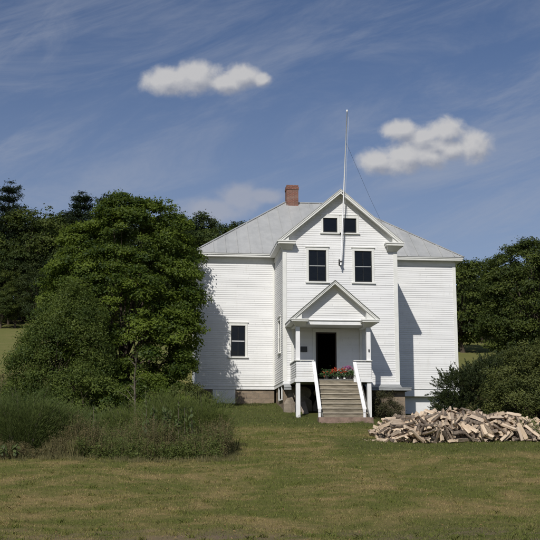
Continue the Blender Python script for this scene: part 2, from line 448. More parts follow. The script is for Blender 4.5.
def limbs(mb, base, h_trunk, r0, targets, g, seg=6):
    base = np.array(base, float)
    top = base + [g.normal() * .15, g.normal() * .15, h_trunk]
    mid = (base + top) / 2 + g.normal(size=3) * [.08, .08, 0]
    mb.tube([base - [0, 0, .3], base + [0, 0, .15], mid, top], [r0 * 1.5, r0 * 1.1, r0 * .85, r0 * .6], 9)
    for t in targets:
        t = np.array(t); s = base + (top - base) * g.uniform(.35, 1.)
        m1 = s + (t - s) * .4 + [0, 0, .12 * np.linalg.norm(t - s)] + g.normal(size=3) * .12
        rr = r0 * g.uniform(.25, .45)
        mb.tube([s, m1, t], [rr, rr * .6, rr * .15], seg, cap=False)

# ------------------------------------------------------------------ ground
def build_ground():
    xs = np.concatenate([[-3000, -1200, -500, -250, -140], np.arange(-90, -16, 2.), np.arange(-16, 30, .35), np.arange(30, 100, 2.), [140, 250, 500, 1200, 3000]])
    ys = np.concatenate([[-2000, -500, -100, -30, 0, 8], np.arange(12, 60, .35), np.arange(60, 180, 2.), [220, 300, 500, 1000, 2500, 5500]])
    X, Y = np.meshgrid(xs, ys); Z = gz(X, Y)
    V = np.stack([X, Y, Z], 2).reshape(-1, 3)
    nx, ny = len(xs), len(ys)
    i = np.arange(nx * ny).reshape(ny, nx)
    F = np.stack([i[:-1, :-1], i[:-1, 1:], i[1:, 1:], i[1:, :-1]], 2).reshape(-1, 4)
    o = fast_mesh('ground', V, F, M['ground'])
    o.data.polygons.foreach_set('use_smooth', [True] * len(F))
    o['kind'] = 'structure'
build_ground()

def blades(g, X, Y, H, W, lean=.35, tint=None, seg2=False):
    n = len(X); Z = gz(X, Y)
    a = g.uniform(0, 2 * np.pi, n); side = np.stack([np.cos(a), np.sin(a), np.zeros(n)], 1)
    la = g.uniform(0, 2 * np.pi, n); ln = (np.abs(g.normal(size=n)) * lean * H)[:, None]
    ld = np.stack([np.cos(la), np.sin(la), np.zeros(n)], 1)
    B = np.stack([X, Y, Z - .01], 1); H = H[:, None]; W = np.broadcast_to(np.asarray(W, float), (n,))[:, None]
    up = np.array([0, 0, 1.])
    m = B + up * H * .55 + ld * ln * .35; t = B + up * H + ld * ln
    V = np.stack([B - side * W / 2, B + side * W / 2, m + side * W * .4, t, m - side * W * .4], 1).reshape(-1, 3)
    F = np.arange(n * 5).reshape(n, 5)
    tt = g.uniform(0, 1, n) if tint is None else tint
    return V, F, np.repeat(tt, 5)

def vis_x(y):   # a generous fan of what the lawn camera sees (metres)
    return -.19 * y * 1.0 - .6, .40 * y + .8

def lawn():
    g = np.random.default_rng(3)
    Xs, Ys, Hs, Ws = [], [], [], []
    for y0, y1, dens, h, w in ((15.5, 20, 1300, .036, .007), (20, 25, 800, .04, .009), (25, 32, 400, .045, .012), (32, 40, 230, .05, .016), (40, 56, 110, .06, .02)):
        xa, xb = vis_x(y1)
        n = int((xb - xa) * (y1 - y0) * dens)
        x = g.uniform(xa, xb, n); y = g.uniform(y0, y1, n)
        # clumped: keep more where a wavy field is high
        cl = .5 + .25 * np.sin(x * 5.1 + 1.3 * np.sin(y * 4.)) + .25 * np.sin(y * 6.3 + 1.7 * np.sin(x * 3.7))
        keep = g.uniform(0, 1, n) < .35 + .65 * cl
        keep &= ~((x > 5.7) & (x < 12.3) & (y > 50.7)) & ~((x > 1.6) & (x < 16.2) & (y > 54.6)) & ~((x > 6.9) & (x < 9.6) & (y > 46.6))
        keep &= ~((((x - .9) * .55) ** 2 + ((y - 18.9) * 1.3) ** 2 < .9) & (g.uniform(0, 1, n) < .75))
        x = x[keep]; y = y[keep]
        Xs.append(x); Ys.append(y); Hs.append(h * g.uniform(.5, 1.5, len(x))); Ws.append(np.full(len(x), w))
    X = np.concatenate(Xs); Y = np.concatenate(Ys); H = np.concatenate(Hs); W = np.concatenate(Ws)
    nt_ = 520; cy = 16.5 + 30 * g.uniform(0, 1, nt_) ** 1.5; xa, xb = vis_x(cy); cx = xa + (xb - xa) * g.uniform(0, 1, nt_)
    k = np.repeat(np.arange(nt_), 42); rs = g.uniform(.03, .11, nt_)
    tx = cx[k] + g.normal(size=len(k)) * rs[k]; ty = cy[k] + g.normal(size=len(k)) * rs[k]; th = g.uniform(.05, .10, nt_)[k] * g.uniform(.6, 1.2, len(k))
    ok = ~((tx > 5.7) & (tx < 12.3) & (ty > 46.4))
    X = np.concatenate([X, tx[ok]]); Y = np.concatenate([Y, ty[ok]]); H = np.concatenate([H, th[ok]]); W = np.concatenate([W, np.full(ok.sum(), .011)])
    tt = g.uniform(0, 1, len(X)); tt[-ok.sum():] *= .45
    V, F, t = blades(g, X, Y, H, W, .7, tt)
    o = fast_mesh('lawn_grass', V, F, M['blades'], t)
    tag(o, 'short patchy mown grass of the lawn, part green and part dry', 'grass', kind='stuff')
lawn()

# ------------------------------------------------------------------ the schoolhouse
ORG = Vector((8.8, 51.0, 4.0))
house = empty('schoolhouse', ORG, 'large white clapboard two-storey schoolhouse with metal hip roof, central gable and porch', 'house')

def plane_front(Y): return lambda u, d, z: (u, Y - d, z)
def plane_left(X): return lambda u, d, z: (X - d, u, z)
def plane_right(X): return lambda u, d, z: (X + d, u, z)
def plane_back(Y): return lambda u, d, z: (u, Y + d, z)

def clap(mb, T, u0, u1, z0, z1, openings=(), top=None, row=.115, g=random.Random(2)):
    """lapped boards; openings (ua,ub,za,zb); top(z)->(ua,ub) clips a gable"""
    zs = set()
    k = 0
    rows = []
    z = z0
    while z < z1 - 1e-6:
        rows.append((z, min(z + row, z1))); z += row
    for za, zb in rows:
        cuts = sorted({za, zb} | {c for o in openings for c in (o[2], o[3]) if za < c < zb})
        for a, b in zip(cuts, cuts[1:]):
            m = (a + b) / 2
            segs = [(u0, u1)]
            for o in openings:
                if o[2] - 1e-6 <= m <= o[3] + 1e-6:
                    ns = []
                    for s in segs:
                        if o[1] <= s[0] or o[0] >= s[1]: ns.append(s); continue
                        if o[0] > s[0]: ns.append((s[0], o[0]))
                        if o[1] < s[1]: ns.append((o[1], s[1]))
                    segs = ns
            da = .018 - .014 * (a - za) / row; db = .018 - .014 * (b - za) / row
            for s in segs:
                if top:
                    ta, tb = top(a), top(b)
                    sa = (max(s[0], ta[0]), min(s[1], ta[1])); sb = (max(s[0], tb[0]), min(s[1], tb[1]))
                    if sa[1] <= sa[0]: continue
                    if sb[1] <= sb[0]: sb = ((sa[0] + sa[1]) / 2,) * 2
                else: sa = sb = s
                w = g.uniform(-.0015, .0015)
                mb.poly([T(sa[0], da + w, a), T(sa[1], da + w, a), T(sb[1], db + w, b), T(sb[0], db + w, b)])
                if a == za: mb.poly([T(sa[0], .003, a), T(sa[1], .003, a), T(sa[1], da + w, a), T(sa[0], da + w, a)])

def window(T, u0, u1, z0, z1, flip=1, muntin=True, rail='sash', cas=.12, cap=True, label=None, single=False, backsheet=False):
    """casing + sill, with sash, head cap and panes as sub-parts. u0..u1,z0..z1 is the opening"""
    mb = MB()
    for a in ((u0 - cas, u0), (u1, u1 + cas)): mb.box(a[0], a[1], -.10, .042, z0 - .02, z1 + .0, T=T)
    mb.box(u0 - cas, u1 + cas, -.10, .044, z1, z1 + .15, T=T)
    w = mb.build('window', M['trim'], house)
    if label: w['label'] = label
    mb = MB(); mb.box(u0 - cas - .05, u1 + cas + .05, -.10, .10, z0 - .085, z0 - .022, T=T)
    mb.build('sill', M['trim'], w)
    if cap:
        mb = MB(); mb.box(u0 - cas - .05, u1 + cas + .05, -.02, .085, z1 + .153, z1 + .20, T=T)
        mb.build('head_trim', M['trim'], w)
    mb = MB(); s = .045
    for a in ((u0 + .002, u0 + s), (u1 - s, u1 - .002)): mb.box(a[0], a[1], -.075, -.03, z0, z1 - .002, T=T)
    mb.box(u0 + s, u1 - s, -.075, -.03, z0 + .002, z0 + s + .02, T=T); mb.box(u0 + s, u1 - s, -.075, -.03, z1 - s, z1 - .004, T=T)
    if muntin: mb.box((u0 + u1) / 2 - .012, (u0 + u1) / 2 + .012, -.068, -.034, z0 + s, z1 - s, T=T)
    mb.build('sash', M['sash'], w)
    if not single:
        mb = MB(); zm = (z0 + z1) / 2; mb.box(u0 + s, u1 - s, -.07, -.026, zm - .022, zm + .022, T=T)
        mb.build('meeting_rail', M[rail], w)
    mb = MB(); mb.poly([T(u0 + .01, -.055, z0), T(u1 - .01, -.055, z0), T(u1 - .01, -.055, z1), T(u0 + .01, -.055, z1)])
    mb.build('pane', M['glass'], w)
    if backsheet:
        mb = MB(); mb.box(u0 + .02, u1 - .02, -.13, -.12, z0, z1, T=T)
        mb.build('window_sheet', M['backsheet'], w)  # pale sheet filling the opening behind the glass
    return w

XL, XR, YW, YBK = 1.66, 16.0, 55.0, 65.5         # main body
BL, BR, YB = 5.86, 11.76, 51.0                   # projecting middle block
ZB, ZE = 4.86, 12.0                              # bottom of siding, soffit level
PK, PKX, TX0, TX1 = 14.90, 8.81, 5.53, 12.09     # gable roof: peak z, x, tips
TZ = 12.15
GS = (PK - TZ) / (PKX - TX0)

# wall faces, each a part
wingwin = (3.46, 4.24, 6.57, 8.25)
w1 = (7.17, 8.08, 10.09, 11.72); w2 = (9.56, 10.46, 10.09, 11.72)
g1 = (7.94, 8.68, 12.67, 13.43); g2 = (8.96, 9.68, 12.67, 13.43)
door = (7.50, 8.57, 4.95, 7.48)
mb = MB()
gtop = lambda z: (PKX - (PK - .10 - z) / GS, PKX + (PK - .10 - z) / GS)
clap(mb, plane_front(YB), BL, BR, ZB + .14, 14.75, (w1, w2, g1, g2, door), top=lambda z: (BL, BR) if z < 12.1 else gtop(z))
mb.build('front_wall', M['siding'], house)
mb = MB(); clap(mb, plane_front(YW), XL, BL, ZB + .14, 11.98, (wingwin,)); mb.build('left_wing_wall', M['siding'], house)
mb = MB(); clap(mb, plane_front(YW), BR, XR, ZB + .02, 11.98); mb.build('right_wing_wall', M['siding'], house)
lw = (51.75, 53.35, 6.55, 8.35)
mb = MB(); clap(mb, plane_left(BL), YB, YW, ZB + .14, 12.1, ((52.2, 53.1, 6.57, 8.25),)); mb.build('block_side_wall', M['siding'], house)
mb = MB(); clap(mb, plane_right(BR), YB, YW, ZB + .14, 12.1); mb.build('block_side_wall', M['siding'], house)
mb = MB(); clap(mb, plane_left(XL), YW, YBK, ZB, 11.98, row=.23); mb.build('end_wall', M['siding'], house)
mb = MB(); clap(mb, plane_right(XR), YW, YBK, ZB, 11.98, row=.23); mb.build('end_wall', M['siding'], house)
mb = MB(); clap(mb, plane_back(YBK), XL, XR, ZB, 11.98, row=.23); mb.build('back_wall', M['siding'], house)

# corner boards, water table, frieze
cb = .035
def pieces(name, mat, boxes, parent=house):
    for bx_ in boxes:
        mb = MB()
        for c in bx_: mb.box(*c)
        mb.build(name, mat, parent)
pieces('corner_board', M['trim'], [
    [(BL - cb, BL + .17, YB - cb, YB, ZB + .14, 11.72), (BL - cb, BL, YB, YB + .15, ZB + .14, 11.72)],
    [(BR - .17, BR + cb, YB - cb, YB, ZB + .14, 11.72), (BR, BR + cb, YB, YB + .15, ZB + .14, 11.72)],
    [(XL - cb, XL + .13, YW - cb, YW, ZB + .14, 11.72), (XL - cb, XL, YW, YW + .15, ZB, 11.72)],
    [(XR - .14, XR + cb, YW - cb, YW, ZB + .021, 11.72), (XR, XR + cb, YW, YW + .15, ZB, 11.72)],
    [(BL - .13, BL - .03, YW - cb, YW, ZB + .14, 11.72)]])
pieces('water_table', M['white'], [
    [(XL - .03, BL - .045, YW - .04, YW, ZB - .06, ZB + .12), (XL - .05, BL - .075, YW - .07, YW, ZB + .12, ZB + .145)],
    [(BL - .04, BL, YB - .04, YW, ZB - .06, ZB + .12), (BL - .07, BL, YB - .07, YW, ZB + .12, ZB + .145)],
    [(BL + .001, BR, YB - .04, YB, ZB - .02, ZB + .13)],
    [(BR, BR + .04, YB - .04, YW, ZB - .02, ZB + .13)]])
mb = MB()
mb.box(BR + .56, XR + .03, YW - .035, YW, 4.48, ZB); mb.box(BR + .56, XR + .05, YW - .06, YW, ZB, ZB + .02, 1)
mb.build('skirt_board', [M['white'], M['greyboard']], house)
pieces('frieze', M['trim'], [
    [(XL - .02, BL - .046, YW - .045, YW, 11.722, 11.995), (XL - .045, XL - .001, YW, YBK, 11.722, 11.995)],
    [(BR + .046, XR + .02, YW - .045, YW, 11.722, 11.995), (XR + .001, XR + .045, YW, YBK, 11.722, 11.995)],
    [(BL - .045, BL, YB, YW - .046, 11.722, 11.94)], [(BR, BR + .045, YB, YW - .046, 11.722, 11.94)]])

# main hip roof
EX0, EX1, EY0, EY1, ZR0 = 1.30, 16.42, 54.55, 65.95, 12.20
HH = (EY1 - EY0) / 2; PS = .75; ZRG = ZR0 + HH * PS; RX0, RX1, RY = EX0 + HH, EX1 - HH, EY0 + HH
mb = MB()
A, B_, C_, D_ = (EX0, EY0, ZR0), (EX1, EY0, ZR0), (EX1, EY1, ZR0), (EX0, EY1, ZR0)
P, Q = (RX0, RY, ZRG), (RX1, RY, ZRG)
mb.poly([A, B_, Q, P]); mb.poly([B_, C_, Q]); mb.poly([C_, D_, P, Q]); mb.poly([D_, A, P])
lo = [(a[0], a[1], a[2] - .035) for a in (A, B_, C_, D_)]
for i in range(4):
    a, b = (A, B_, C_, D_)[i], (A, B_, C_, D_)[(i + 1) % 4]
    mb.poly([a, b, lo[(i + 1) % 4], lo[i]])
hs = 1 / math.hypot(1, PS); nz = Vector((0, -PS * hs, hs))
def seam(p0, p1, n, w=.030, h=.045):
    p0, p1, n = Vector(p0), Vector(p1), Vector(n); d = (p1 - p0).normalized(); s = d.cross(n).normalized() * w / 2
    b = n * -.005; t = n * h
    mb.hexa([p0 - s + b, p0 + s + b, p1 + s + b, p1 - s + b, p0 - s + t, p0 + s + t, p1 + s + t, p1 - s + t])
x = EX0 + .5
while x < EX1 - .1:
    t = min(x - EX0, EX1 - x, HH)
    seam((x, EY0 + .01, ZR0), (x, EY0 + t, ZR0 + t * PS), nz)
    seam((x, EY1 - .01, ZR0), (x, EY1 - t, ZR0 + t * PS), Vector((0, PS * hs, hs)))
    x += .67
y = EY0 + .4
while y < EY1 - .1:
    t = min(y - EY0, EY1 - y)
    seam((EX0 + .01, y, ZR0), (EX0 + t, y, ZR0 + t * PS), Vector((-PS * hs, 0, hs)))
    seam((EX1 - .01, y, ZR0), (EX1 - t, y, ZR0 + t * PS), Vector((PS * hs, 0, hs)))
    y += .67
for a, b in ((A, P), (B_, Q), (C_, Q), (D_, P), (P, Q)):   # hip and ridge caps
    seam(a, b, (0, 0, 1), .16, .035)
roof = mb.build('roof', M['roof'], house)
mb = MB()   # eaves: crown board, fascia, soffit
for z0, z1, e in ((12.0, 12.10, .06), (12.10, 12.165, .025)):
    a0, a1, b0, b1 = EX0 + e, EX1 - e, EY0 + e, EY1 - e; t = .045
    mb.box(a0, a1, b0, b0 + t, z0, z1); mb.box(a0, a1, b1 - t, b1, z0, z1)
    mb.box(a0, a0 + t, b0 + t, b1 - t, z0, z1); mb.box(a1 - t, a1, b0 + t, b1 - t, z0, z1)
mb.box(EX0 + .1, EX1 - .1, EY0 + .105, YW, 12.003, 12.02); mb.box(EX0 + .1, XL, YW, YBK, 12.003, 12.02)
mb.box(XR, EX1 - .1, YW, YBK, 12.003, 12.02); mb.box(EX0 + .1, EX1 - .1, YBK, EY1 - .105, 12.003, 12.02)
mb.build('eaves', M['trim'], house)

def gable_roof(parent, pkx, pk, tx0, tx1, tz, yf, yb, wallY, wl, wr, retL, retR, retz, side_to, name, th=.05, k=1.):
    """two roof slopes with rake boards, returns and side eaves, its trim as a sub-part"""
    gs = (pk - tz) / (pkx - tx0)
    mb = MB()
    for tx in (tx0, tx1):
        mb.prism([(pkx, pk), (tx, tz), (tx, tz - th), (pkx, pk - th)], yf - .02, yb)
    # standing seams running down the slopes
    r = mb.build(name, M['roof'] if name == 'gable_roof' else M['porchroof'], parent)
    mb = MB()
    sgn = {tx0: 1, tx1: -1}
    for tx in (tx0, tx1):
        s = sgn[tx]
        mb.prism([(pkx, pk - th - .002), (tx + s * .01, tz - th - .002 + .01 * gs), (tx + s * .01, tz - th - .085 * k + .01 * gs), (pkx, pk - th - .085 * k)], yf, yf + .05)          # crown
        mb.prism([(pkx, pk - th - .086 * k), (tx + s * .02, tz - th - .086 * k + .02 * gs), (tx + s * .02, tz - th - .20 * k + .02 * gs), (pkx, pk - th - .20 * k)], yf + .025, yf + .065)   # fascia
        # soffit
        mb.prism([(pkx, pk - th - .12 * k), (tx + s * .06, tz - th - .12 * k + .06 * gs), (tx + s * .06, tz - th - .145 * k + .06 * gs), (pkx, pk - th - .145 * k)], yf + .066, wallY)
        # frieze on the wall, under the soffit
        wx = wl if s > 0 else wr
        dz = lambda X: pk - abs(X - pkx) * gs
        mb.prism([(pkx, dz(pkx) - th - .15 * k), (wx, dz(wx) - th - .15 * k), (wx, dz(wx) - th - .34 * k), (pkx, dz(pkx) - th - .34 * k)], wallY - .045, wallY)
        zc = lambda X: pk - abs(X - pkx) * gs - th - .10 * k
        ti = tx + s * .05; wi = wx + s * .25
        mb.prism([(ti, min(zc(ti), retz[1] + .02)), (wi, zc(wi)), (wi, retz[1] - .05), (ti, retz[1] - .05)], yf + .09, wallY - .05)
        # side eave: fascia along the depth and its soffit
        e0, e1 = sorted((tx + s * .012, tx + s * .05))
        mb.box(e0, e1, yf + .066, side_to, retz[0], tz - th - .004 + .012 * gs)
        e0, e1 = sorted((tx + s * .05, wx))
        mb.box(e0, e1, wallY - .001 if wallY < side_to - .5 else yf + .07, side_to, retz[0] + .003, retz[0] + .02)
    # returns
    for (a, b, wx, s) in ((tx0, retL, wl, 1), (tx1, retR, wr, -1)):
        x0, x1 = min(a, b), max(a, b)
        mb.box(x0 - .02, x1 + .02, yf - .03, wallY, retz[1] - .055, retz[1])
        mb.box(x0 + .02, x1 - .02, yf + .01, wallY, retz[0], retz[1] - .056)
        # bed mould tapering back to the wall
        zb = retz[0] - .26 * k; zt = retz[0] - .002
        bx0, bx1 = (wl - .03, b - .12) if s > 0 else (b + .12, wr + .03)
        mb.hexa([(bx0, wallY - .05, zb), (bx1, wallY - .05, zb), (bx1, wallY, zb), (bx0, wallY, zb),
                 (bx0 - (.2 * k if s > 0 else 0), yf + .07, zt), (bx1 + (0 if s > 0 else .2 * k), yf + .07, zt), (bx1 + (0 if s > 0 else .2 * k), wallY, zt), (bx0 - (.2 * k if s > 0 else 0), wallY, zt)])
    mb.build('rake_trim', M['trim'], r)
    return r

M['porchroof'] = simple('dull_green_grey_roofing', (.13, .135, .115), .8, .2, var=.15)
gable_roof(house, PKX, PK, TX0, TX1, TZ, 50.55, 58.1, YB, BL, BR, 6.45, 11.13, (11.96, 12.12), 54.6, 'gable_roof')

# windows of the front
window(plane_front(YW), *wingwin, rail='white')
window(plane_front(YB), *w1, rail='sashlight'); window(plane_front(YB), *w2, rail='sashlight')
window(plane_front(YB), *g1, muntin=False, single=True, cap=False, label='small square attic window in the gable peak')
window(plane_front(YB), *g2, muntin=False, single=True, cap=False, label='small square attic window in the gable peak')
window(plane_left(BL), 52.2, 53.1, 6.57, 8.25, rail='white', backsheet=True, label='window in the narrow side wall with a pale sheet behind it')
mb = MB(); mb.box(7.62, 9.98, YB - .06, YB - .02, 13.585, 13.63); mb.build('belt_trim', M['trim'], house)

# chimney
mb = MB(); cx, cy = 7.46, RY
mb.box(cx - .36, cx + .36, cy - .36, cy + .36, 15.6, 17.22); mb.box(cx - .39, cx + .39, cy - .39, cy + .39, 17.22, 17.38); mb.box(cx - .36, cx + .36, cy - .36, cy + .36, 17.38, 17.5)
ch = mb.build('chimney', M['brick'], roof)
# floors inside
mb = MB()
mb.box(XL + .05, XR - .05, YW + .12, YBK - .05, 4.83, 4.9); mb.box(BL + .05, BR - .05, YB + .12, YW + .1, 4.83, 4.9)
mb.box(XL + .05, XR - .05, YW + .12, YBK - .05, 8.75, 8.85); mb.box(BL + .05, BR - .05, YB + .12, YW + .1, 8.75, 8.85)
mb.box(BL + .05, BR - .05, YB + .12, YW + .1, 12.02, 12.07)
mb.box(XL + .05, XR - .05, 59.5, 59.6, 4.9, 12.0)
mb.build('floors', M['dark'], house)

# foundation
mb = MB()
mb.box(XL + .04, BL - .04, YW + .05, YW + .4, 3.0, ZB - .06)
mb.box(XL + .04, XL + .4, YW + .4, YBK, 2.6, ZB)
mb.box(XR - .4, XR - .04, YW + .8, YBK, 2.6, ZB); mb.box(XL + .4, XR - .4, YBK - .4, YBK - .04, 2.6, ZB)
mb.box(BL + .05, BL + .35, YB + .5, YW + .04, 2.6, ZB - .07)
mb.build('foundation', M['concrete'], house)
mb = MB()
mb.box(9.98, 12.02, YB - .12, YB + .3, 2.4, 4.5); mb.box(11.72, 12.0, YB + .3, YW + .3, 2.4, 4.5)
mb.build('foundation', M['concrete'], house)['label'] = 'tan concrete foundation to the right of the steps'
def rock(name, c, r, mat, parent, seed, lab=None):
    g = np.random.default_rng(seed); mb = MB(); n, m = 9, 6
    vs = []
    for j in range(m + 1):
        for i in range(n):
            th = math.pi * j / m; ph = 2 * math.pi * i / n
            d = Vector((math.sin(th) * math.cos(ph), math.sin(th) * math.sin(ph), math.cos(th)))
            k = max(abs(d.x), abs(d.y), abs(d.z)) ** -.6 * .85 * g.uniform(.92, 1.08)
            vs.append((c[0] + d.x * k * r[0], c[1] + d.y * k * r[1], c[2] + d.z * k * r[2]))
    mb.v = vs
    for j in range(m):
        for i in range(n):
            i2 = (i + 1) % n; mb.f.append((j * n + i, (j + 1) * n + i, (j + 1) * n + i2, j * n + i2)); mb.m.append(0)
    o = mb.build(name, mat, parent)
    if lab: o['label'] = lab
    return o
for i, (c, r) in enumerate([((6.15, 50.98, 3.4), (.36, .3, .95)), ((6.9, 51.15, 3.5), (.5, .3, .9)), ((7.7, 51.2, 3.3), (.45, .3, .9)), ((8.6, 51.2, 3.4), (.5, .3, 1.)), ((9.5, 51.2, 3.3), (.5, .3, 1.)), ((6.7, 51.2, 4.4), (.7, .25, .4)), ((8.0, 51.25, 4.45), (.7, .25, .35)), ((9.3, 51.25, 4.45), (.75, .25, .35))]):
    rock('foundation_stone', c, r, M['stone'], house, 40 + i)
# left cellar window panel and the side cellar window
mb = MB(); T = plane_front(YW)
mb.box(2.57, 3.64, -.04, .02, 4.05, ZB - .07, T=T); mb.box(2.5, 2.57, -.04, .03, 4.05, ZB - .07, T=T); mb.box(3.64, 3.71, -.04, .03, 4.05, ZB - .07, T=T)
mb.build('cellar_hatch', M['white'], house)
T = plane_left(BL)
mb = MB()
for a in ((51.75, 51.9), (53.05, 53.25)): mb.box(a[0], a[1], -.03, .02, 4.15, ZB - .07, T=T)
mb.box(51.75, 53.25, -.03, .018, 4.08, 4.16, T=T)
w = mb.build('cellar_window', M['white'], house)
mb = MB(); mb.box(51.9, 53.05, -.06, -.05, 4.2, ZB - .1, T=T); mb.build('pane', M['doorpaint'], w)
# right basement wall, set back under the skirt board
mb = MB(); mb.box(12.1, XR - .05, YW + .3, YW + .5, 2.6, ZB - .1)
mb.build('basement_wall', M['white'], house)
# skirt roof round the foot of the block
mb = MB()
def skirt(x0, x1, y0=YB - .045, y1=50.52):
    mb.hexa([(x0, y1, 4.66), (x1, y1, 4.66), (x1, y0, 4.83), (x0, y0, 4.83), (x0, y1, 4.69), (x1, y1, 4.69), (x1, y0, 4.86), (x0, y0, 4.86)])
skirt(BL - .02, 6.2); mb.box(BL - .02, 6.2, 50.54, 50.58, 4.54, 4.655); mb.build('skirt_roof', M['greyboard'], house); mb = MB(); skirt(9.95, 11.8)
mb.hexa([(11.8, 50.52, 4.66), (12.3, 50.52, 4.66), (12.3, YW - .07, 4.66), (11.8, YW - .07, 4.83), (11.8, 50.52, 4.69), (12.3, 50.52, 4.69), (12.3, YW - .07, 4.69), (11.8, YW - .07, 4.86)])
mb.box(9.95, 12.28, 50.54, 50.58, 4.54, 4.655); mb.box(12.24, 12.28, 50.58, YW - .07, 4.54, 4.655)
mb.box(9.95, 12.24, 50.6, YB - .05, 4.53, 4.545)
mb.build('skirt_roof', M['greyboard'], house)

# ---- porch
YP = 48.8
mb = MB(); mb.box(6.2, 9.92, YP + .02, YB - .03, 4.86, 4.95); mb.box(6.2, 9.92, YP, YP + .019, 4.84, 4.97, 1)
porch = mb.build('porch', [M['greyboard'], M['mossdeck']], house)
porch['label'] = 'open gabled porch with panelled balustrades over the front steps'
for x0 in (6.22, 9.69):
    mb = MB(); mb.box(x0, x0 + .2, YP + .03, YP + .22, 2.5 if x0 > 8 else 2.8, 4.83); mb.box(x0, x0 + .2, YP + .04, YP + .21, 4.95, 7.6)
    mb.build('post', M['white'], porch)
for x0 in (6.26, 9.76):
    mb = MB(); mb.box(x0, x0 + .12, YB - .1, YB - .03, 4.95, 7.6); mb.build('pilaster', M['trim'], porch)
for (x0, x1) in ((6.22, 7.05), (9.07, 9.90)):
    mb = MB()
    clap(mb, plane_front(YP), x0, x1, 4.98, 5.80, row=.115)
    clap(mb, plane_back(YP + .12), x0, x1, 4.98, 5.80, row=.115)
    xs = x0 if x0 < 8 else x1
    if x0 < 8:
        clap(mb, plane_left(xs), YP, YB - .03, 4.98, 5.80); clap(mb, plane_right(xs + .1), YP + .12, YB - .03, 4.98, 5.80)
    else:
        clap(mb, plane_right(xs), YP, YB - .03, 4.98, 5.80); clap(mb, plane_left(xs - .1), YP + .12, YB - .03, 4.98, 5.80)
    mb.poly([(x0, YP, 5.8), (x1, YP, 5.8), (x1, YP + .12, 5.8), (x0, YP + .12, 5.8)])
    e = x1 if x0 < 8 else x0
    mb.box(e - .03, e + .03, YP - .03, YP + .15, 4.95, 5.83)
    mb.build('balustrade', M['siding'], porch)
    mb = MB(); mb.box(x0 - .05, x1 + .04, YP - .07, YP + .16, 5.832, 5.875)
    a, b = (x0 - .05, x0 + .14) if x0 < 8 else (x1 - .14, x1 + .05)
    mb.box(a, b, YP + .16, YB - .03, 5.832, 5.875)
    mb.build('balustrade_cap', M['trim'], porch)
pieces('deck_trim', M['white'], [[(6.165, 7.10, YP - .035, YP, 4.82, 4.975), (6.165, 6.20, YP, YB - .1, 4.82, 4.975)], [(9.02, 9.955, YP - .035, YP, 4.82, 4.975), (9.92, 9.955, YP, YB - .1, 4.82, 4.975)]], porch)
mb = MB()
mb.box(6.22, 9.89, YP + .03, YP + .22, 7.602, 7.80)
mb.box(6.22, 6.40, YP + .22, YB - .03, 7.602, 7.80); mb.box(9.71, 9.89, YP + .22, YB - .03, 7.602, 7.80)
mb.build('beam', M['trim'], porch)
mb = MB(); mb.box(6.40, 9.71, YP + .22, YB - .03, 7.70, 7.72); mb.build('ceiling', M['trim'], porch)
PX, PZ, P0, P1, PT = 8.10, 9.74, 5.93, 10.27, 7.87
gp = (PZ - PT) / (PX - P0)
ptop = lambda z: (PX - (PZ - .1 - z) / gp, PX + (PZ - .1 - z) / gp)
mb = MB(); clap(mb, plane_front(YP + .03), 6.25, 9.86, 7.82, 9.62, top=ptop); mb.build('tympanum', M['siding'], porch)
gable_roof(porch, PX, PZ, P0, P1, PT, 48.36, YB - .03, YP + .03, 6.22, 9.89, 6.80, 9.40, (7.70, 7.83), YB - .03, 'porch_roof', .045, .72)
mb = MB(); mb.box(6.80, 9.40, YP - .0, YP + .028, 7.60, 7.80); mb.box(6.80, 9.40, YP - .06, YP + .028, 7.802, 7.835)
mb.build('header', M['white'], porch)
# door, open inwards, in a plain casing
T = plane_front(YB)
mb = MB()
for a in ((7.36, 7.50), (8.57, 8.71)): mb.box(a[0], a[1], -.1, .04, 4.95, 7.48, T=T)
mb.box(7.36, 8.71, -.1, .042, 7.48, 7.62, T=T); mb.box(7.33, 8.74, -.02, .075, 7.622, 7.66, T=T)
dr = mb.build('door', M['trim'], house); dr['label'] = 'dark front door standing open inside the porch'
mb = MB()
mb.box(7.50, 7.56, -.12, -.02, 4.95, 7.478, T=T); mb.box(8.51, 8.57, -.12, -.02, 4.95, 7.478, T=T); mb.box(7.56, 8.51, -.12, -.02, 7.42, 7.478, T=T)
mb.build('jamb', simple('dark_brown_jamb', (.045, .032, .025), .6), dr)
mb = MB(); mb.box(7.57, 7.62, YB + .13, YB + .98, 4.96, 7.41)
for z0, z1 in ((5.2, 5.9), (6.1, 7.2)): mb.box(7.621, 7.632, YB + .25, YB + .85, z0, z1)
mb.build('door_leaf', M['doorpaint'], dr)
mb = MB(); mb.tube([(7.60, YB + .90, 5.95), (7.70, YB + .90, 5.95)], [.03, .03], 8); mb.build('handle', M['iron'], dr)
mb = MB(); mb.box(6.72, 7.06, YB - .06, YB - .03, 6.47, 6.74); mb.build('plaque', M['plaque'], house)
mb = MB(); mb.box(9.77, 9.83, YP + .0, YP + .04, 6.30, 6.42); mb.build('doorbell', M['iron'], porch)
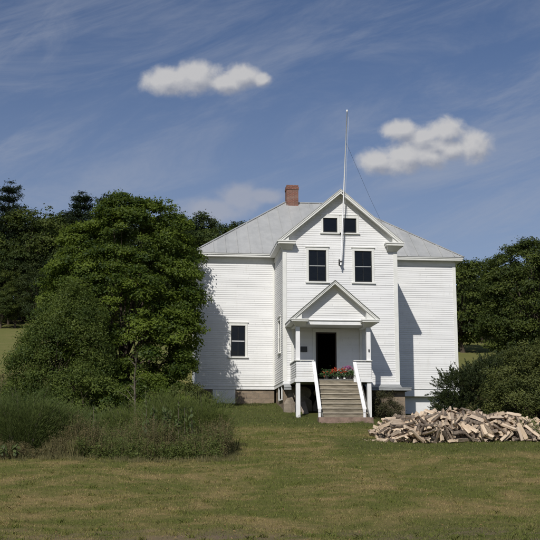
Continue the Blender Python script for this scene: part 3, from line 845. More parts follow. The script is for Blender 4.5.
# steps
mb = MB(); NS = 7
for k in range(NS):
    z = 4.95 - .235 * (k + 1); yy = YP - .01 - .25 * k
    j = random.Random(k).uniform(-.012, .012)
    mb.box(7.22 + j, 9.33 + j, yy - .31, yy - .165, z - .05, z)          # two boards to a tread, the front one overhanging
    mb.box(7.22 - j, 9.33 - j, yy - .155, yy - .021, z - .05, z - .004)
    mb.box(7.25, 9.30, yy - .02, yy - .0, z - .045, z + .184, 1)
mb.box(7.25, 9.30, YP - .01 - .25 * NS - .02, YP - .01 - .25 * NS, 3.05, 3.255, 1)
M['riser'] = simple('dark_riser_boards', (.23, .20, .15), .9, .15, var=.4, scale=3, streak=(.5, 3, 4), bump=.4, bscale=25, dirt=((.10, .10, .07), .8))  # riser boards toned darker than the treads, with patchy dirt
steps = mb.build('steps', [M['step'], M['riser']], porch)
for x0 in (7.15, 9.34):
    mb = MB(); mb.prism([(YP - .02, 4.82), (YP - .02, 4.3), (YP - 1.55, 2.85), (YP - 1.95, 2.85), (YP - 1.95, 3.15)], x0, x0 + .06, axis='x')
    mb.build('stringer', M['mossdeck'], porch)
mb = MB(); mb.box(6.98, 9.50, 46.55, 47.05, 2.6, 3.07)
mb.box(7.03, 9.46, 46.25, 46.56, 2.5, 2.86)
mb.build('stone_step', M['bluestone'], porch)
for xt, xb in ((7.06, 7.07), (9.06, 9.17)):
    mb = MB(); a, b = .065, .02
    p0, p1 = Vector((xt, YP - .09, 5.74)), Vector((xb, 46.93, 3.42))
    for w, h0, h1 in ((.065, -.12, .02), (.085, .021, .055)):
        mb.hexa([(p0.x - w, p0.y, p0.z + h0), (p0.x + w, p0.y, p0.z + h0), (p1.x + w, p1.y, p1.z + h0), (p1.x - w, p1.y, p1.z + h0),
                 (p0.x - w, p0.y, p0.z + h1), (p0.x + w, p0.y, p0.z + h1), (p1.x + w, p1.y, p1.z + h1), (p1.x - w, p1.y, p1.z + h1)])
    mb.build('handrail', M['white'], porch)
    mb = MB(); mb.box(xb - .055, xb + .055, 46.95, 47.06, 3.071, 3.40); mb.build('newel', M['white'], porch)

# ---- flagpole on the gable
ORG = Vector((8.78, 50.62, 10.9))
fp = empty('flagpole', ORG, 'tall thin white flagpole rising from the gable peak', 'flagpole')
p0, p1 = Vector((8.78, 50.66, 10.9)), Vector((9.15, 50.30, 18.95))
mb = MB(); mb.tube([p0, p0.lerp(p1, .5), p1], [.042, .036, .022], 10)
mb.build('pole', M['pole'], fp, True)
mb = MB()
for k in range(1, 6):
    pass
c = p1 + Vector((0, 0, .05))
mb.tube([c + Vector((0, 0, -.06)), c + Vector((0, 0, -.03)), c + Vector((0, 0, .02)), c + Vector((0, 0, .07)), c + Vector((0, 0, .09))], [.02, .045, .06, .035, .01], 10)
mb.build('finial', M['pole'], fp, True)
mb = MB(); mb.box(8.72, 8.86, 50.60, 50.97, 11.05, 11.11); mb.box(8.72, 8.86, 50.94, 50.975, 10.95, 11.25); mb.build('bracket', M['iron'], fp)
q = p0.lerp(p1, (14.72 - 10.9) / 8.05)
mb = MB(); mb.box(q.x - .07, q.x + .07, q.y + .045, 50.60, 14.66, 14.72); mb.build('bracket', M['iron'], fp)
mb = MB(); tp = p0.lerp(p1, .97)
mb.tube([tp + Vector((.09, 0, 0)), p0.lerp(p1, .5) + Vector((.085, -.04, 0)), p0 + Vector((.07, -.03, .4))], [.006] * 3, 5); mb.build('halyard', M['pole'], fp)
mb = MB(); gp0 = p0.lerp(p1, .8); mb.tube([gp0, gp0.lerp(Vector((12.6, 55.6, 13.0)), .5) - Vector((0, 0, .12)), (12.6, 55.6, 13.02)], [.006] * 3, 5); mb.build('guy_wire', M['iron'], fp)

# ---- loose things under and on the porch
ORG = Vector((7.0, 50.2, 3.1))
mb = MB(); mb.hexa([(6.80, 50.0, 2.9), (7.12, 50.0, 2.9), (7.12, 50.08, 2.9), (6.80, 50.08, 2.9), (6.62, 50.6, 3.92), (6.90, 50.6, 3.98), (6.90, 50.68, 3.98), (6.62, 50.68, 3.92)])
tag(mb.build('leaning_board', M['board']), 'pale grey board leaning in the shade under the porch', 'board')

def flower_pot(x, y, z, mat, n, label, seed, h=.42, w=.2):
    global ORG
    g = np.random.default_rng(seed); ORG = Vector((x, y, z))
    root = empty('flower_pot', ORG, label, 'potted flowers', 'flower pots along the top of the steps')
    mb = MB(); mb.tube([(x, y, z), (x, y, z + .16), (x, y, z + .165), (x, y, z + .2)], [.10, .14, .155, .155], 12); mb.build('pot', M['pot'], root, False)
    P = np.array([0, 0, .30]) + g.normal(size=(420, 3)) * [w * .62, .12, .10]; P[:, 2] = np.abs(P[:, 2] - .12) + .12
    N = unit(g.normal(size=(420, 3)) + [0, -.4, 1]); V, F = leaf_quads(P, N, .07, .055, g)
    fast_mesh('foliage', V, F, M['geranium'], np.repeat(g.uniform(0, 1, 420), 4), root)
    c = np.array([0, -.03, h]) + g.normal(size=(n, 3)) * [w * .65, .11, .07]
    P = np.repeat(c, 26, 0) + g.normal(size=(n * 26, 3)) * .026
    N = unit(P - np.repeat(c, 26, 0) + 1e-6); V, F = leaf_quads(P, N, .036, .03, g)
    fast_mesh('blossoms', V, F, mat, np.repeat(g.uniform(0, 1, len(P)), 4), root)
Zd = 4.952
flower_pot(7.74, 49.14, Zd, M['red'], 7, 'small pot of red flowers nearest the left stair rail', 1, .34, .2)
flower_pot(8.12, 49.06, Zd, M['red'], 26, 'pot of bright red flowers in front of the open door', 2, .40, .24)
flower_pot(8.46, 49.10, Zd, M['red'], 18, 'pot of red flowers just right of the doorway', 3, .42, .2)
flower_pot(8.80, 49.16, Zd, M['magenta'], 26, 'pot of pink magenta flowers beside the right balustrade', 4, .56, .22)
flower_pot(8.92, 48.98, Zd, M['palepetal'], 7, 'low leafy pot with a few cream flowers by the right balustrade', 5, .32, .14)
ORG = Vector((0, 0, 0))
# ------------------------------------------------------------------ firewood
LOGS = [
(4,8.493,36.577,2.052,.297,.183,-.911,.22,1.25,1.15),
(2,12.616,36.774,2.192,.517,.149,-.76,.364,1.113,1.131),
(0,13.004,36.776,2.197,.492,-.792,.297,.204,1.173,1.118),
(1,10.976,37.103,2.663,.045,-.335,-.815,-.471,.971,.914),
(2,9.275,36.584,2.036,.319,.716,-.442,.436,1.005,.97),
(0,10.073,36.528,2.128,.162,.008,.129,-.978,1.024,1.011),
(4,12.065,36.668,2.308,.1,-.417,-.881,-.201,1.074,.995),
(2,10.411,36.651,2.283,.729,.412,.144,-.528,.904,1.01),
(0,10.255,36.517,1.859,.944,.234,.032,.232,1.129,1.137),
(1,8.867,36.568,2.177,.3,-.115,.087,.943,1.128,1.144),
(0,12.543,37.423,2.851,.432,-.839,.325,-.062,.997,1.127),
(1,11.664,36.573,2.242,.952,-.042,.302,-.029,1.034,1.132),
(0,12.462,36.605,2.044,.364,-.657,.553,.362,.96,1.087),
(3,9.587,36.547,2.03,.425,.75,.43,-.27,1.02,1.049),
(2,10.626,36.644,2.276,.771,.32,.013,-.551,1.148,1.047),
(1,11.233,36.583,2.274,.254,.511,.366,.735,1.071,1.083),
(1,9.701,36.611,2.139,.531,-.127,-.837,.04,1.106,1.065),
(0,7.574,37.733,2.42,.978,-.015,-.208,-.03,1.041,1.083),
(0,11.097,36.527,2.049,.055,-.406,-.853,-.323,1.223,1.122),
(2,9.489,37.321,2.704,.026,.333,-.438,-.834,.968,1.046),
(0,7.75,36.845,2.096,.482,.29,.604,.564,.95,1.087),
(2,11.06,36.516,2.225,.285,-.633,-.699,-.17,.954,.997),
(1,8.32,36.881,2.471,.243,.915,-.32,.041,.875,1.014),
(0,11.842,36.512,1.97,.539,-.762,-.307,-.186,.975,.935),
(1,10.899,37.024,2.534,.465,-.033,-.345,.815,.82,.864),
(0,7.937,37.146,2.482,.034,-.24,.948,-.208,1.036,.974),
(2,7.869,37.081,2.386,.127,.005,-.206,.97,.904,.994),
(0,11.735,37.07,2.658,.298,-.954,.032,-.019,.875,.923),
(0,11.395,36.951,2.441,.735,.496,.404,-.225,1.063,1.021),
(1,9.386,37.698,2.757,.73,.671,-.059,.114,1.097,1.076),
(2,8.032,37.946,2.624,.103,.247,-.89,-.369,.944,1.102),
(4,12.224,38.193,2.89,.42,.373,.644,.519,.887,1.042),
(4,7.882,36.618,1.974,.102,.98,-.05,.162,.958,.885),
(0,10.571,37.097,2.585,.684,.564,.157,.436,.999,1.089),
(3,8.998,36.647,2.448,.799,.384,-.191,-.42,.928,1.017),
(4,8.318,36.868,2.302,.242,-.213,.364,-.874,1.097,1.137),
(0,9.933,36.594,1.846,.118,-.346,.908,-.207,1.198,1.14),
(1,10.438,36.527,2.009,.356,-.472,-.8,.1,1.15,1.071),
(3,7.514,37.668,2.248,.098,-.929,-.334,-.128,1.16,1.137),
(0,9.44,36.625,2.085,.641,-.32,.697,.042,.817,.911),
(3,8.622,36.847,2.334,.28,.523,-.481,-.645,1.122,1.092),
(2,9.531,38.696,2.945,.506,-.656,.517,-.215,1.024,.947),
(4,7.256,36.933,1.86,.449,.034,-.026,.892,.868,.904),
(1,10.476,37.212,2.616,.06,.504,-.689,-.517,1.205,1.126),
(0,11.996,36.599,1.949,.148,-.283,.609,.726,.85,.898),
(2,9.369,37.424,2.686,.901,.324,-.135,.254,1.023,1.128),
(2,12.803,36.832,2.188,.13,.781,-.508,-.339,1.153,1.126),
(1,12.796,36.77,1.865,.09,-.958,.272,.003,1.144,1.057),
(2,9.879,37.405,2.676,.495,-.819,-.178,.227,.99,1.042),
(1,12.573,37.055,2.614,.075,.636,-.653,-.404,1.041,.95),
(1,10.768,36.631,2.14,.888,.046,-.447,.1,.911,.857),
(3,12.368,36.609,1.855,.257,.173,-.446,-.84,.971,1.039),
(4,9.98,36.654,2.421,.562,-.63,-.242,.479,1.04,.97),
(0,12.966,36.557,1.944,.398,.489,-.503,-.591,1.042,1.06),
(2,8.858,36.72,1.963,.276,.704,-.525,-.39,1.111,1.136),
(1,10.166,37.044,2.52,.467,.175,.851,.165,1.098,1.023),
(2,9.495,36.955,2.464,.054,-.618,.766,.169,1.109,1.087),
(2,7.526,37.461,2.214,.102,-.92,-.346,-.153,.881,.912),
(2,7.613,36.755,1.844,.109,.733,-.651,-.168,1.142,1.097),
(1,13.545,37.675,2.655,.169,.728,.599,.286,.973,1.024),
(1,8.702,36.638,2.281,.283,.793,.273,.465,.906,.927),
(2,10.983,36.561,2.184,.142,-.659,.664,.321,1.026,.983),
(0,8.963,37.334,2.587,.184,.759,-.527,-.334,.986,.955),
(4,8.154,36.568,1.919,.247,.453,-.845,-.141,.845,.964),
(0,13.078,37.636,2.63,.479,-.778,.368,-.172,1.015,1.095),
(0,9.286,36.802,1.868,.014,-.071,.993,-.089,.958,.98),
(4,9.269,36.779,2.387,.789,.007,-.272,.552,.977,.998),
(0,7.827,37.142,2.258,.568,-.742,.327,-.143,.831,.902),
(1,11.659,37.249,2.672,.226,-.967,.065,-.101,1.093,1.042),
(2,9.67,36.839,2.457,.377,-.282,.531,-.704,.937,1.01),
(1,10.833,38.927,3,.014,-.932,-.348,.099,1.118,1.126),
(3,10.105,36.686,2.16,.646,.663,.376,-.04,.969,1.12),
(0,8.003,36.759,2.082,.3,-.726,-.149,.601,.897,.862),
(0,9.898,36.631,2.148,.04,-.364,.062,-.929,.937,.899),
(0,8.181,36.688,2.074,.608,.283,.427,.606,1.121,1.117),
(0,10.018,37.461,2.745,.276,-.589,.753,.099,.862,.866),
(1,13.204,36.996,2.157,.223,-.594,-.599,-.488,.929,.963),
(0,11.636,36.699,2.091,.143,-.706,.675,-.161,1.094,1.06),
(0,8.35,38.287,2.687,.174,.973,-.052,-.139,1.097,1.068),
(3,11.118,37.273,2.738,.227,-.31,-.863,.329,1.011,.998),
(2,10.634,36.655,1.893,.378,.105,-.061,.918,.997,1.093),
(1,12.925,37.2,2.481,.332,.835,.34,.278,.82,.93),
(1,11.028,38.625,3.024,.845,-.015,.15,-.513,.983,.913),
(1,8.977,36.641,2.315,.774,-.095,.049,.624,1.065,1.13),
(2,12.369,36.765,2.099,.086,-.507,.259,-.818,.923,.906),
(2,13.397,37.218,2.355,.651,.304,-.07,-.692,1.033,.945),
(0,8.537,37.854,2.722,.467,.304,.377,.74,.861,.886),
(2,7.903,38.411,2.696,.293,-.244,-.608,.697,.877,.863),
(0,10.956,37.678,2.847,.953,-.03,.116,.28,.812,.91),
(4,10.325,38.744,2.98,.458,-.538,-.385,.593,1.068,1.068),
(2,8.454,36.672,1.863,.422,-.304,.569,-.637,.88,1.002),
(1,8.362,37.48,2.614,.596,.032,.067,-.799,1.083,1.117),
(0,10.917,36.726,1.977,.068,-.515,-.756,-.398,.914,.929),
(2,10.105,37.446,2.735,.646,-.103,.517,-.552,.862,.974),
(0,8.233,37.077,2.112,.386,-.228,-.78,.436,1.113,1.089),
(1,11.812,36.85,1.877,.008,-.235,.969,.068,1.068,1.125),
(4,9.084,38.163,2.762,.781,.131,-.258,-.554,1.186,1.107),
(0,12.256,37.679,2.758,.726,.09,.172,.66,.975,1.074),
(0,11.835,37.188,2.554,.109,-.752,-.65,-.023,1.089,1.092),
(2,9.995,37.087,2.441,.393,.48,-.204,-.757,1.016,1.018),
(0,10.781,36.657,2.011,.585,-.14,-.11,.792,.889,.991),
(0,12.939,37.046,2.364,.543,-.538,.287,-.577,1.176,1.092),
(3,7.456,37.768,1.97,.09,.618,.757,.192,1.054,.966),
(4,12.698,37.411,2.588,.32,-.179,.627,-.688,1.042,1.104),
(0,12.02,37.253,2.567,.492,.397,-.219,-.743,.962,.982),
(1,12.38,37.274,2.517,.734,.179,.23,.614,1.142,1.064),
(4,11.458,37.139,2.43,.816,-.536,-.047,-.213,1.111,1.111),
(4,10.43,36.769,2.204,.237,.315,.088,.915,1.008,1.05),
(0,7.394,38.851,2.125,.005,.298,-.902,.312,.938,.873),
(0,11.601,36.797,2.391,.032,-.608,.704,-.366,1.03,.976),
(0,11.438,36.921,2.004,.351,-.806,.463,-.116,1.109,1.042),
(0,12.187,37.111,2.545,.644,-.078,-.022,-.761,.972,.965),
(4,8.489,36.797,2.328,.308,.491,-.325,-.747,.951,.911),
(0,7.256,39.13,2.162,.5,.464,.321,.657,.981,.921),
(2,7.827,36.791,1.877,.986,.121,.072,-.091,.749,.88),
(1,12.856,37.194,2.558,.429,.752,.422,.269,.951,.883),
(0,11.313,36.588,2.089,.155,-.204,.022,.966,1.055,1.13),
(3,10.554,37.992,2.836,.456,.553,.459,.524,1.057,1.147),
(4,12.561,37.451,2.708,.779,-.461,-.337,.258,.922,.941),
(1,7.549,37.335,2.01,.425,.311,.005,.85,.78,.88),
(0,7.293,38.204,2.01,.509,.566,.434,.482,1.022,1.025),
(2,11.196,36.595,1.877,.409,-.803,-.421,.105,.768,.86),
(2,9.946,37.987,2.812,.401,.392,-.247,-.79,.976,1.065),
(0,11.261,37.646,2.805,.327,.51,.318,.729,.897,.992),
(0,7.851,37.942,2.537,.772,.381,-.039,-.507,1.144,1.117),
(4,12.191,37.032,2.001,.164,-.756,.634,-.011,1.176,1.096),
(0,12.096,37.104,2.442,.26,-.625,-.697,.238,1.054,1.074),
(2,9.119,36.746,2.164,.047,-.145,.138,.979,.834,.919),
(2,8.015,36.915,1.854,.032,.213,.946,.244,.944,.914),
(4,7.802,36.877,1.975,.842,-.233,-.026,-.485,.756,.871),
(1,10.14,36.634,2.433,.591,-.235,.325,-.7,.906,.894),
(4,11.944,36.724,2.017,.583,.408,.605,-.357,.865,.996),
(1,9.215,36.923,2.019,.066,.593,-.778,-.197,1.034,1.021),
(0,7.629,39.16,2.307,.166,.412,.621,.645,1.038,1.111),
(0,9.666,37.062,2.418,.833,.178,-.469,.233,1.032,.944),
(2,12.12,36.851,2.149,.717,-.232,.165,-.637,.929,1.051),
(1,10.512,37.099,2.427,.937,.222,-.238,-.129,.85,.907),
(2,10.363,36.871,1.993,.257,.352,.069,-.897,.908,1.042),
(0,13.343,37.995,2.674,.891,-.117,.113,.423,.978,.985),
(0,7.46,38.115,2.074,.078,.804,-.583,-.091,.862,.919),
(2,12.469,36.891,2.187,.215,-.831,-.056,.51,.96,1.092),
(2,12.314,37.457,2.629,.505,.566,.532,.377,1.16,1.063),
(4,11.159,37.014,2.396,.213,.419,.816,.337,.936,.926),
(0,9.908,36.726,2.007,.694,.002,.057,-.717,.873,.96),
(1,9.171,38.597,2.745,.226,-.809,-.439,-.319,1.038,.965),
(0,11.833,36.99,2.024,.072,-.197,-.951,.228,1.017,.999),
(2,10.057,38.669,2.908,.727,.408,.055,.549,1.063,1.037),
(0,10.98,37.573,2.734,.089,-.355,-.92,.137,1.009,1.069),
(2,8.829,37.613,2.615,.149,.657,-.695,-.251,.932,.868),
(1,8.914,37.122,2.428,.877,.049,.22,-.424,.841,.951),
(0,12.081,38.811,2.859,.457,-.119,.006,.882,1.194,1.091),
(3,10.717,37.95,2.807,.212,-.742,-.63,-.089,1.154,1.083),
(0,8.788,38.118,2.741,.446,-.56,.486,-.501,.896,.892),
(2,12.552,37.023,2.419,.913,.01,.16,.376,.937,.876),
(0,7.554,39.381,2.201,.247,-.852,-.407,.218,1.084,1.075),
(0,7.873,37.57,2.182,.335,-.9,-.262,.09,.939,.896),
(2,13.579,37.43,2.524,.011,-.908,-.415,-.054,1.101,1.092),
(0,13.167,38.307,2.743,.906,-.098,.253,-.323,.966,1.041),
(2,13.31,37.483,2.531,.507,-.251,.79,-.238,.834,.882),
(3,13.432,36.835,1.936,.095,-.99,-.027,-.101,1.055,1.09),
(4,7.54,38.294,2.278,.377,.069,.183,-.905,.997,1.11),
(2,7.821,39.126,2.365,.424,-.851,.206,.231,1.136,1.089),
(1,10.713,36.916,2.286,.374,.404,.762,.341,.846,.907),
(2,9.02,37.767,2.668,.336,-.889,.007,.31,.809,.948),
(1,11.759,37.157,2.388,.152,-.816,.525,-.188,.901,.94),
(4,11.93,37.099,2.241,.639,-.031,.001,.769,1.115,1.113),
(4,8.766,36.869,1.924,.556,.179,-.072,.809,.968,.898),
(2,9.586,38.891,2.914,.946,.161,-.245,-.142,1.025,1.056),
(4,10.584,38.683,2.91,.625,-.301,.397,-.601,.917,.918),
(0,9.402,36.958,2.076,.909,.172,.117,.361,1.088,1.095),
(0,11.167,38.106,2.85,.048,.928,-.16,.334,1.039,1.082),
(3,8.761,38.44,2.764,.436,-.885,-.161,.034,1.052,.996),
(3,11.688,37.939,2.766,.569,.105,-.144,-.803,1.058,1.133),
(2,8.932,38.609,2.737,.479,.033,.58,-.659,1.007,1.022),
(3,8.31,37.932,2.507,.192,-.545,.747,.33,1.009,.919),
(0,10.342,37.358,2.744,.413,-.678,-.553,.252,1.139,1.042),
(1,7.764,38.763,2.55,.693,-.066,.02,.717,1.07,.997),
(3,7.802,37.21,1.986,.54,.807,.24,.012,1.024,1.03),
(2,9.098,36.738,2.424,.427,-.071,.223,.873,.853,.965),
(0,10.979,37.116,2.489,.558,-.513,-.644,.102,1.026,1.13),
(0,11.074,38.62,2.89,.523,.58,.433,.45,1.178,1.146),
(2,8.694,36.969,2.25,.9,.189,-.191,-.343,.986,.946),
(0,9.037,36.894,1.977,.753,-.247,-.193,.578,1.042,1.105),
(0,9.634,37.595,2.641,.218,.873,.376,.22,.892,.862),
(4,12.748,36.909,2.075,.934,-.117,.312,-.131,.878,.859),
(1,8.611,37.182,2.032,.231,.285,-.25,-.896,1.05,1.028),
(2,11.334,37.802,2.793,.326,-.762,-.55,-.099,.853,.925),
(2,10.78,36.794,1.911,.018,.654,.756,-.012,1.017,1.037),
(0,13.063,37.313,2.398,.29,.071,.238,.924,1.03,.952),
(3,10.208,37.066,2.371,.777,.156,-.009,.61,.776,.91),
(3,7.965,37.601,2.401,.016,-.118,.243,-.963,1.041,1.061),
(2,9.917,38.845,2.929,.499,-.034,-.03,-.866,1.121,1.074),
(2,12.674,37.946,2.761,.04,.855,-.439,-.274,.925,.861),
(3,10.202,37.533,2.66,.624,.114,.019,.773,1.076,1.029),
(3,11.974,37.966,2.734,.169,.369,-.903,-.138,.996,.995),
(2,7.941,38.595,2.655,.027,.334,.936,.107,1.173,1.133),
(0,7.653,37.444,2.044,.294,-.481,-.82,-.103,.953,.889),
(4,13.404,36.9,2.153,.085,-.751,-.634,-.166,1.075,1.086),
(0,11.649,37.11,1.909,.672,-.737,.059,-.043,1.01,1.097),
(4,12.394,37.239,1.899,.989,.075,-.004,.131,1.161,1.065),
(0,11.997,38.288,2.837,.332,.752,.48,.307,.943,1.101),
(3,11.887,38.852,2.835,.208,.47,.536,.67,.926,.909),
(2,8.462,36.754,2.085,.204,-.096,-.967,.121,1.165,1.147),
(0,13.558,37.608,2.466,.109,-.154,-.975,-.114,1.066,.995),
(2,8.118,39.095,2.688,.034,.89,-.275,.362,.951,1.104),
(2,10.287,38.038,2.77,.797,-.221,.086,-.555,1.129,1.1),
(0,9.749,37.439,2.558,.088,.588,-.796,-.115,.953,1.095),
(1,11.873,37.214,2.34,.808,.085,-.116,-.572,1.014,1.009),
(4,9.747,38.284,2.865,.395,.127,.137,-.9,.815,.957),
(0,12.365,38.015,2.759,.823,.521,-.185,-.131,.788,.896),
(0,13.414,36.68,1.89,.565,-.808,-.064,.152,.92,.861),
(3,11.275,36.831,1.932,.075,-.159,.204,-.963,.912,.886),
(2,7.672,38.743,2.355,.037,-.308,.947,.08,1.061,1.057),
(2,7.898,39.278,2.461,.342,.377,-.761,.402,1.076,1.01),
(2,8.041,37.102,2.334,.037,-.177,-.961,-.208,1.065,1.014),
(0,10.203,36.932,2.159,.152,-.748,.548,-.342,.903,.922),
(0,10.835,37.381,2.357,.286,.716,.634,.065,.93,.882),
(2,9.345,37.201,2.495,.35,.203,-.065,-.912,.919,.944),
(4,11.291,37.242,2.583,.548,.593,.23,.543,.877,.888),
(2,12.135,38.233,2.756,.822,-.215,.082,.52,.818,.907),
(0,11.356,38.188,2.792,.953,.117,-.047,-.276,1.152,1.064),
(2,9.491,37.141,2.409,.704,-.016,.218,-.676,1.115,1.101),
(4,8.698,37.246,2.428,.934,.279,.169,.144,1.137,1.103),
(1,7.284,37.421,1.91,.599,.032,.042,-.799,.882,.918),
(2,8.757,37.998,2.607,.941,.311,.105,.077,.794,.912),
(0,9.266,37.464,2.194,.492,-.288,.741,-.356,1.158,1.137),
(3,9.975,36.756,2.098,.241,.222,-.82,.47,.794,.877),
(1,12.361,36.954,2.141,.254,.843,.377,.286,1.079,1.034),
(0,8.584,38.992,2.734,.405,.17,.093,.894,1.043,1.131),
(2,12.211,37.115,2.374,.618,-.219,-.295,.695,.931,.942),
(2,13.156,37.065,2.051,.812,.389,-.185,.394,1.025,1.038),
(2,7.997,37.444,2.474,.296,-.219,.751,-.548,1.024,.956),
(0,10.793,36.942,2.187,.942,.179,-.248,-.137,.988,.941),
(4,11.632,37.659,2.638,.014,-.729,.684,-.003,1.191,1.14),
(0,7.517,37.279,1.902,.307,-.521,.725,-.331,.802,.86),
(0,8.198,37.317,2.217,.444,-.127,-.486,.742,1.102,1.113),
(2,10.449,38.718,2.878,.232,.64,.566,.465,1.115,1.135),
(1,8.448,37.195,2.376,.187,.021,-.973,-.133,.962,1.117),
(0,9.971,37.132,2.26,.614,-.527,.585,-.046,.831,.911),
(4,12.69,38.194,2.838,.422,.281,.24,.828,.944,.89),
(0,7.706,40.206,2.227,.293,.326,.602,.668,1.018,1.139),
(0,8.611,37.518,2.501,.757,-.653,-.009,.027,1.087,1.082),
(4,9.091,37.512,2.479,.423,.716,-.05,-.553,1.031,.942),
(0,8.902,38.202,2.676,.618,.13,.415,.655,.931,.891),
(3,9.91,37.581,2.652,.253,-0,-.735,-.63,.973,.921),
(2,8.797,37.704,2.509,.939,.299,.098,-.14,1.001,.945),
(2,12.927,37.084,1.992,.053,-.329,.83,.448,1.013,1.082),
(2,10.007,37.687,2.452,.636,.15,-.091,-.751,.916,1.05),
(1,10.278,37.678,2.72,.736,-.317,.423,-.422,.833,.857),
(0,9.686,37.261,2.321,.387,.269,.495,.73,1.138,1.087),
(0,10.339,36.962,1.883,.429,-.898,.089,-.032,1.115,1.11),
(4,13.57,37.873,2.566,.99,.142,.017,.011,.984,.924),
(0,11.361,37.562,2.575,.538,-.158,.687,-.462,1.168,1.11),
(0,12.495,37.149,2.384,.105,-.418,.898,-.088,.928,1.022),
(1,11.236,38.742,2.978,.027,-.823,.546,.157,.839,.913),
(3,7.954,36.987,2.037,.145,.332,-.542,.758,.961,1.028),
(0,9.736,37.275,1.96,.371,-.371,.751,-.401,1.038,1.015),
(0,12.315,38.331,2.846,.113,-.624,-.773,.002,.768,.891),
(0,10.919,37.301,2.527,.402,.618,.198,.646,.78,.903),
(1,7.679,37.577,2.022,.103,-.247,-.913,-.307,1.04,.949),
(4,12.871,38.202,2.782,.069,-.843,.507,.164,1.033,.945),
(1,9.001,39.241,2.732,.122,.53,.8,-.251,1.197,1.12),
(2,9.097,37.029,2.43,.624,.23,.427,.613,1.04,.992),
(1,12.247,37.976,2.607,.187,.578,-.792,-.066,1.201,1.104),
(2,9.225,37.924,2.607,.113,-.699,-.625,-.328,1.004,.955),
(0,10.424,37.352,2.603,.227,.834,.366,.346,1.028,1.062),
(2,10.797,38.951,2.893,.033,-.437,-.859,.265,.842,.946),
(1,9.045,36.999,2.248,.107,-.96,.168,.198,.951,.921),
(1,9.557,36.787,1.998,.263,.016,-.819,-.51,.988,.974),
(2,9.016,37.201,2.165,.167,.706,.614,.311,.98,.957),
(0,7.819,38.511,2.474,.017,-.033,.181,.983,.899,1.012),
(2,12.691,37.086,2.45,.199,-.793,-.569,.088,.908,.875),
(3,12.524,37.137,2.075,.033,.979,.167,.117,.998,.913),
(0,7.627,38.562,2.073,.316,-.276,-.665,.618,1.07,1.045),
(2,8.93,37.275,2.208,.368,-.577,.697,-.213,1.048,.995),
(0,10.247,37.215,2.09,.045,-.734,-.283,.616,.949,.97),
(2,10.802,37.205,1.976,.082,-.928,-.35,.102,.977,1.084),
(2,8.369,37.6,1.963,.515,-.564,.52,-.383,1.078,1.033),
(0,9.244,37.213,1.948,.36,-.688,-.618,.122,1.053,.977),
(3,8.455,39.319,2.756,.306,-.055,.124,.942,.898,.91),
(0,7.842,37.274,2.101,.54,-.116,.041,-.833,.97,1.006),
(0,11.765,36.976,2.171,.156,-.816,-.456,.319,.953,1.025),
(0,7.792,37.127,1.902,.996,-.06,-.011,.069,.77,.866),
(0,10.339,37.073,1.977,.001,.253,.881,-.4,.982,1.143),
(0,9.332,37.259,2.245,.111,.139,-.146,-.973,.892,.961),
(2,9.013,37.14,2.019,.297,.485,-.507,-.647,.859,.965),
(2,9.157,39.359,2.748,.39,-.074,-.391,-.83,1.005,1.048),
(1,7.833,38.224,2.459,.16,.981,-.089,.06,1.052,1.119),
(2,10.027,38.131,2.809,.008,-.792,-.573,-.21,.771,.856),
(0,10.134,38.549,2.75,.754,.6,-.214,.163,.94,.962),
(0,9.918,37.655,2.5,.68,-.255,-.259,.637,.953,.913),
(0,9.318,37.03,2.331,.442,.511,-.448,-.586,.968,1.066),
(1,9.561,37.291,1.948,.091,-.818,-.564,.065,1.101,1.002),
(1,7.963,37.342,2.339,.073,-.965,.241,-.076,1.112,1.025),
(2,7.791,38.973,2.414,.143,-.286,.88,-.35,1.146,1.054),
(1,12.266,37.013,2.216,.124,.8,.588,.01,.965,.999),
(0,11.241,37.842,2.711,.486,-.63,.564,.219,.954,1.043),
(3,7.4,39.209,2.116,.515,-.69,.437,-.26,.839,.886),
(0,9.972,37.419,2.155,.458,-.006,-.111,.882,1.01,1.059),
(4,8.756,36.875,2.154,.066,-.016,.078,-.995,.892,.869),
(4,12.561,37.106,1.945,.827,.225,-.068,.51,.792,.921),
(3,11.215,37.076,1.903,.455,-.066,.219,-.861,1.078,1.058),
(2,12.573,37.746,2.649,.021,-.935,.331,.126,1.029,1.134),
(0,9.98,36.892,2.138,.253,-.924,.037,.286,.947,1.015),
(2,12.988,37.585,2.396,.042,.54,.769,.339,.949,1.024),
(2,11.684,37.405,2.491,.12,-.134,-.984,.004,.819,.901),
(4,8.275,37.228,1.948,.548,.368,-.352,-.664,.974,1.007),
(0,10.904,37.587,2.48,.961,.073,.06,.261,.877,.953),
(1,11.857,38.45,2.776,.044,-.581,.813,-.01,.796,.909),
(2,7.832,37.972,2.408,.925,.18,-.064,-.328,.915,.874),
(1,13.207,37.482,2.256,.583,.334,-.101,.734,.957,1.018),
(0,10.794,37.311,2.073,.002,.514,-.843,.156,.984,1.143),
(2,8.625,36.994,2.074,.002,-.971,-.205,-.119,.79,.904),
(1,8.636,37.085,2.148,.016,-.984,-.049,-.173,.925,.881),
(0,10.239,37.936,2.4,.424,-.683,.587,-.1,.909,.895),
(3,8.83,37.24,1.922,.284,-.041,.237,-.928,1.1,1.082),
(3,11.958,37.761,2.684,.181,-.886,-.4,-.151,.845,.931),
(0,13.027,37.772,2.525,.547,.279,.274,.74,1.05,1.095),
(0,11.046,37.795,2.678,.512,.39,-.288,-.709,1.132,1.044),
(4,10.796,37.851,2.635,.201,-.809,-.537,-.129,1.162,1.067),
(2,10.918,37.728,2.603,.084,.544,-.821,-.149,1.056,.985),
(0,12.469,38.322,2.582,.275,-.834,-.355,.322,1.031,.954),
(2,12.103,37.185,2.313,.074,.751,-.647,-.112,.957,1.088),
(0,12.419,37.985,2.439,.321,-.774,-.334,.431,.943,1.104),
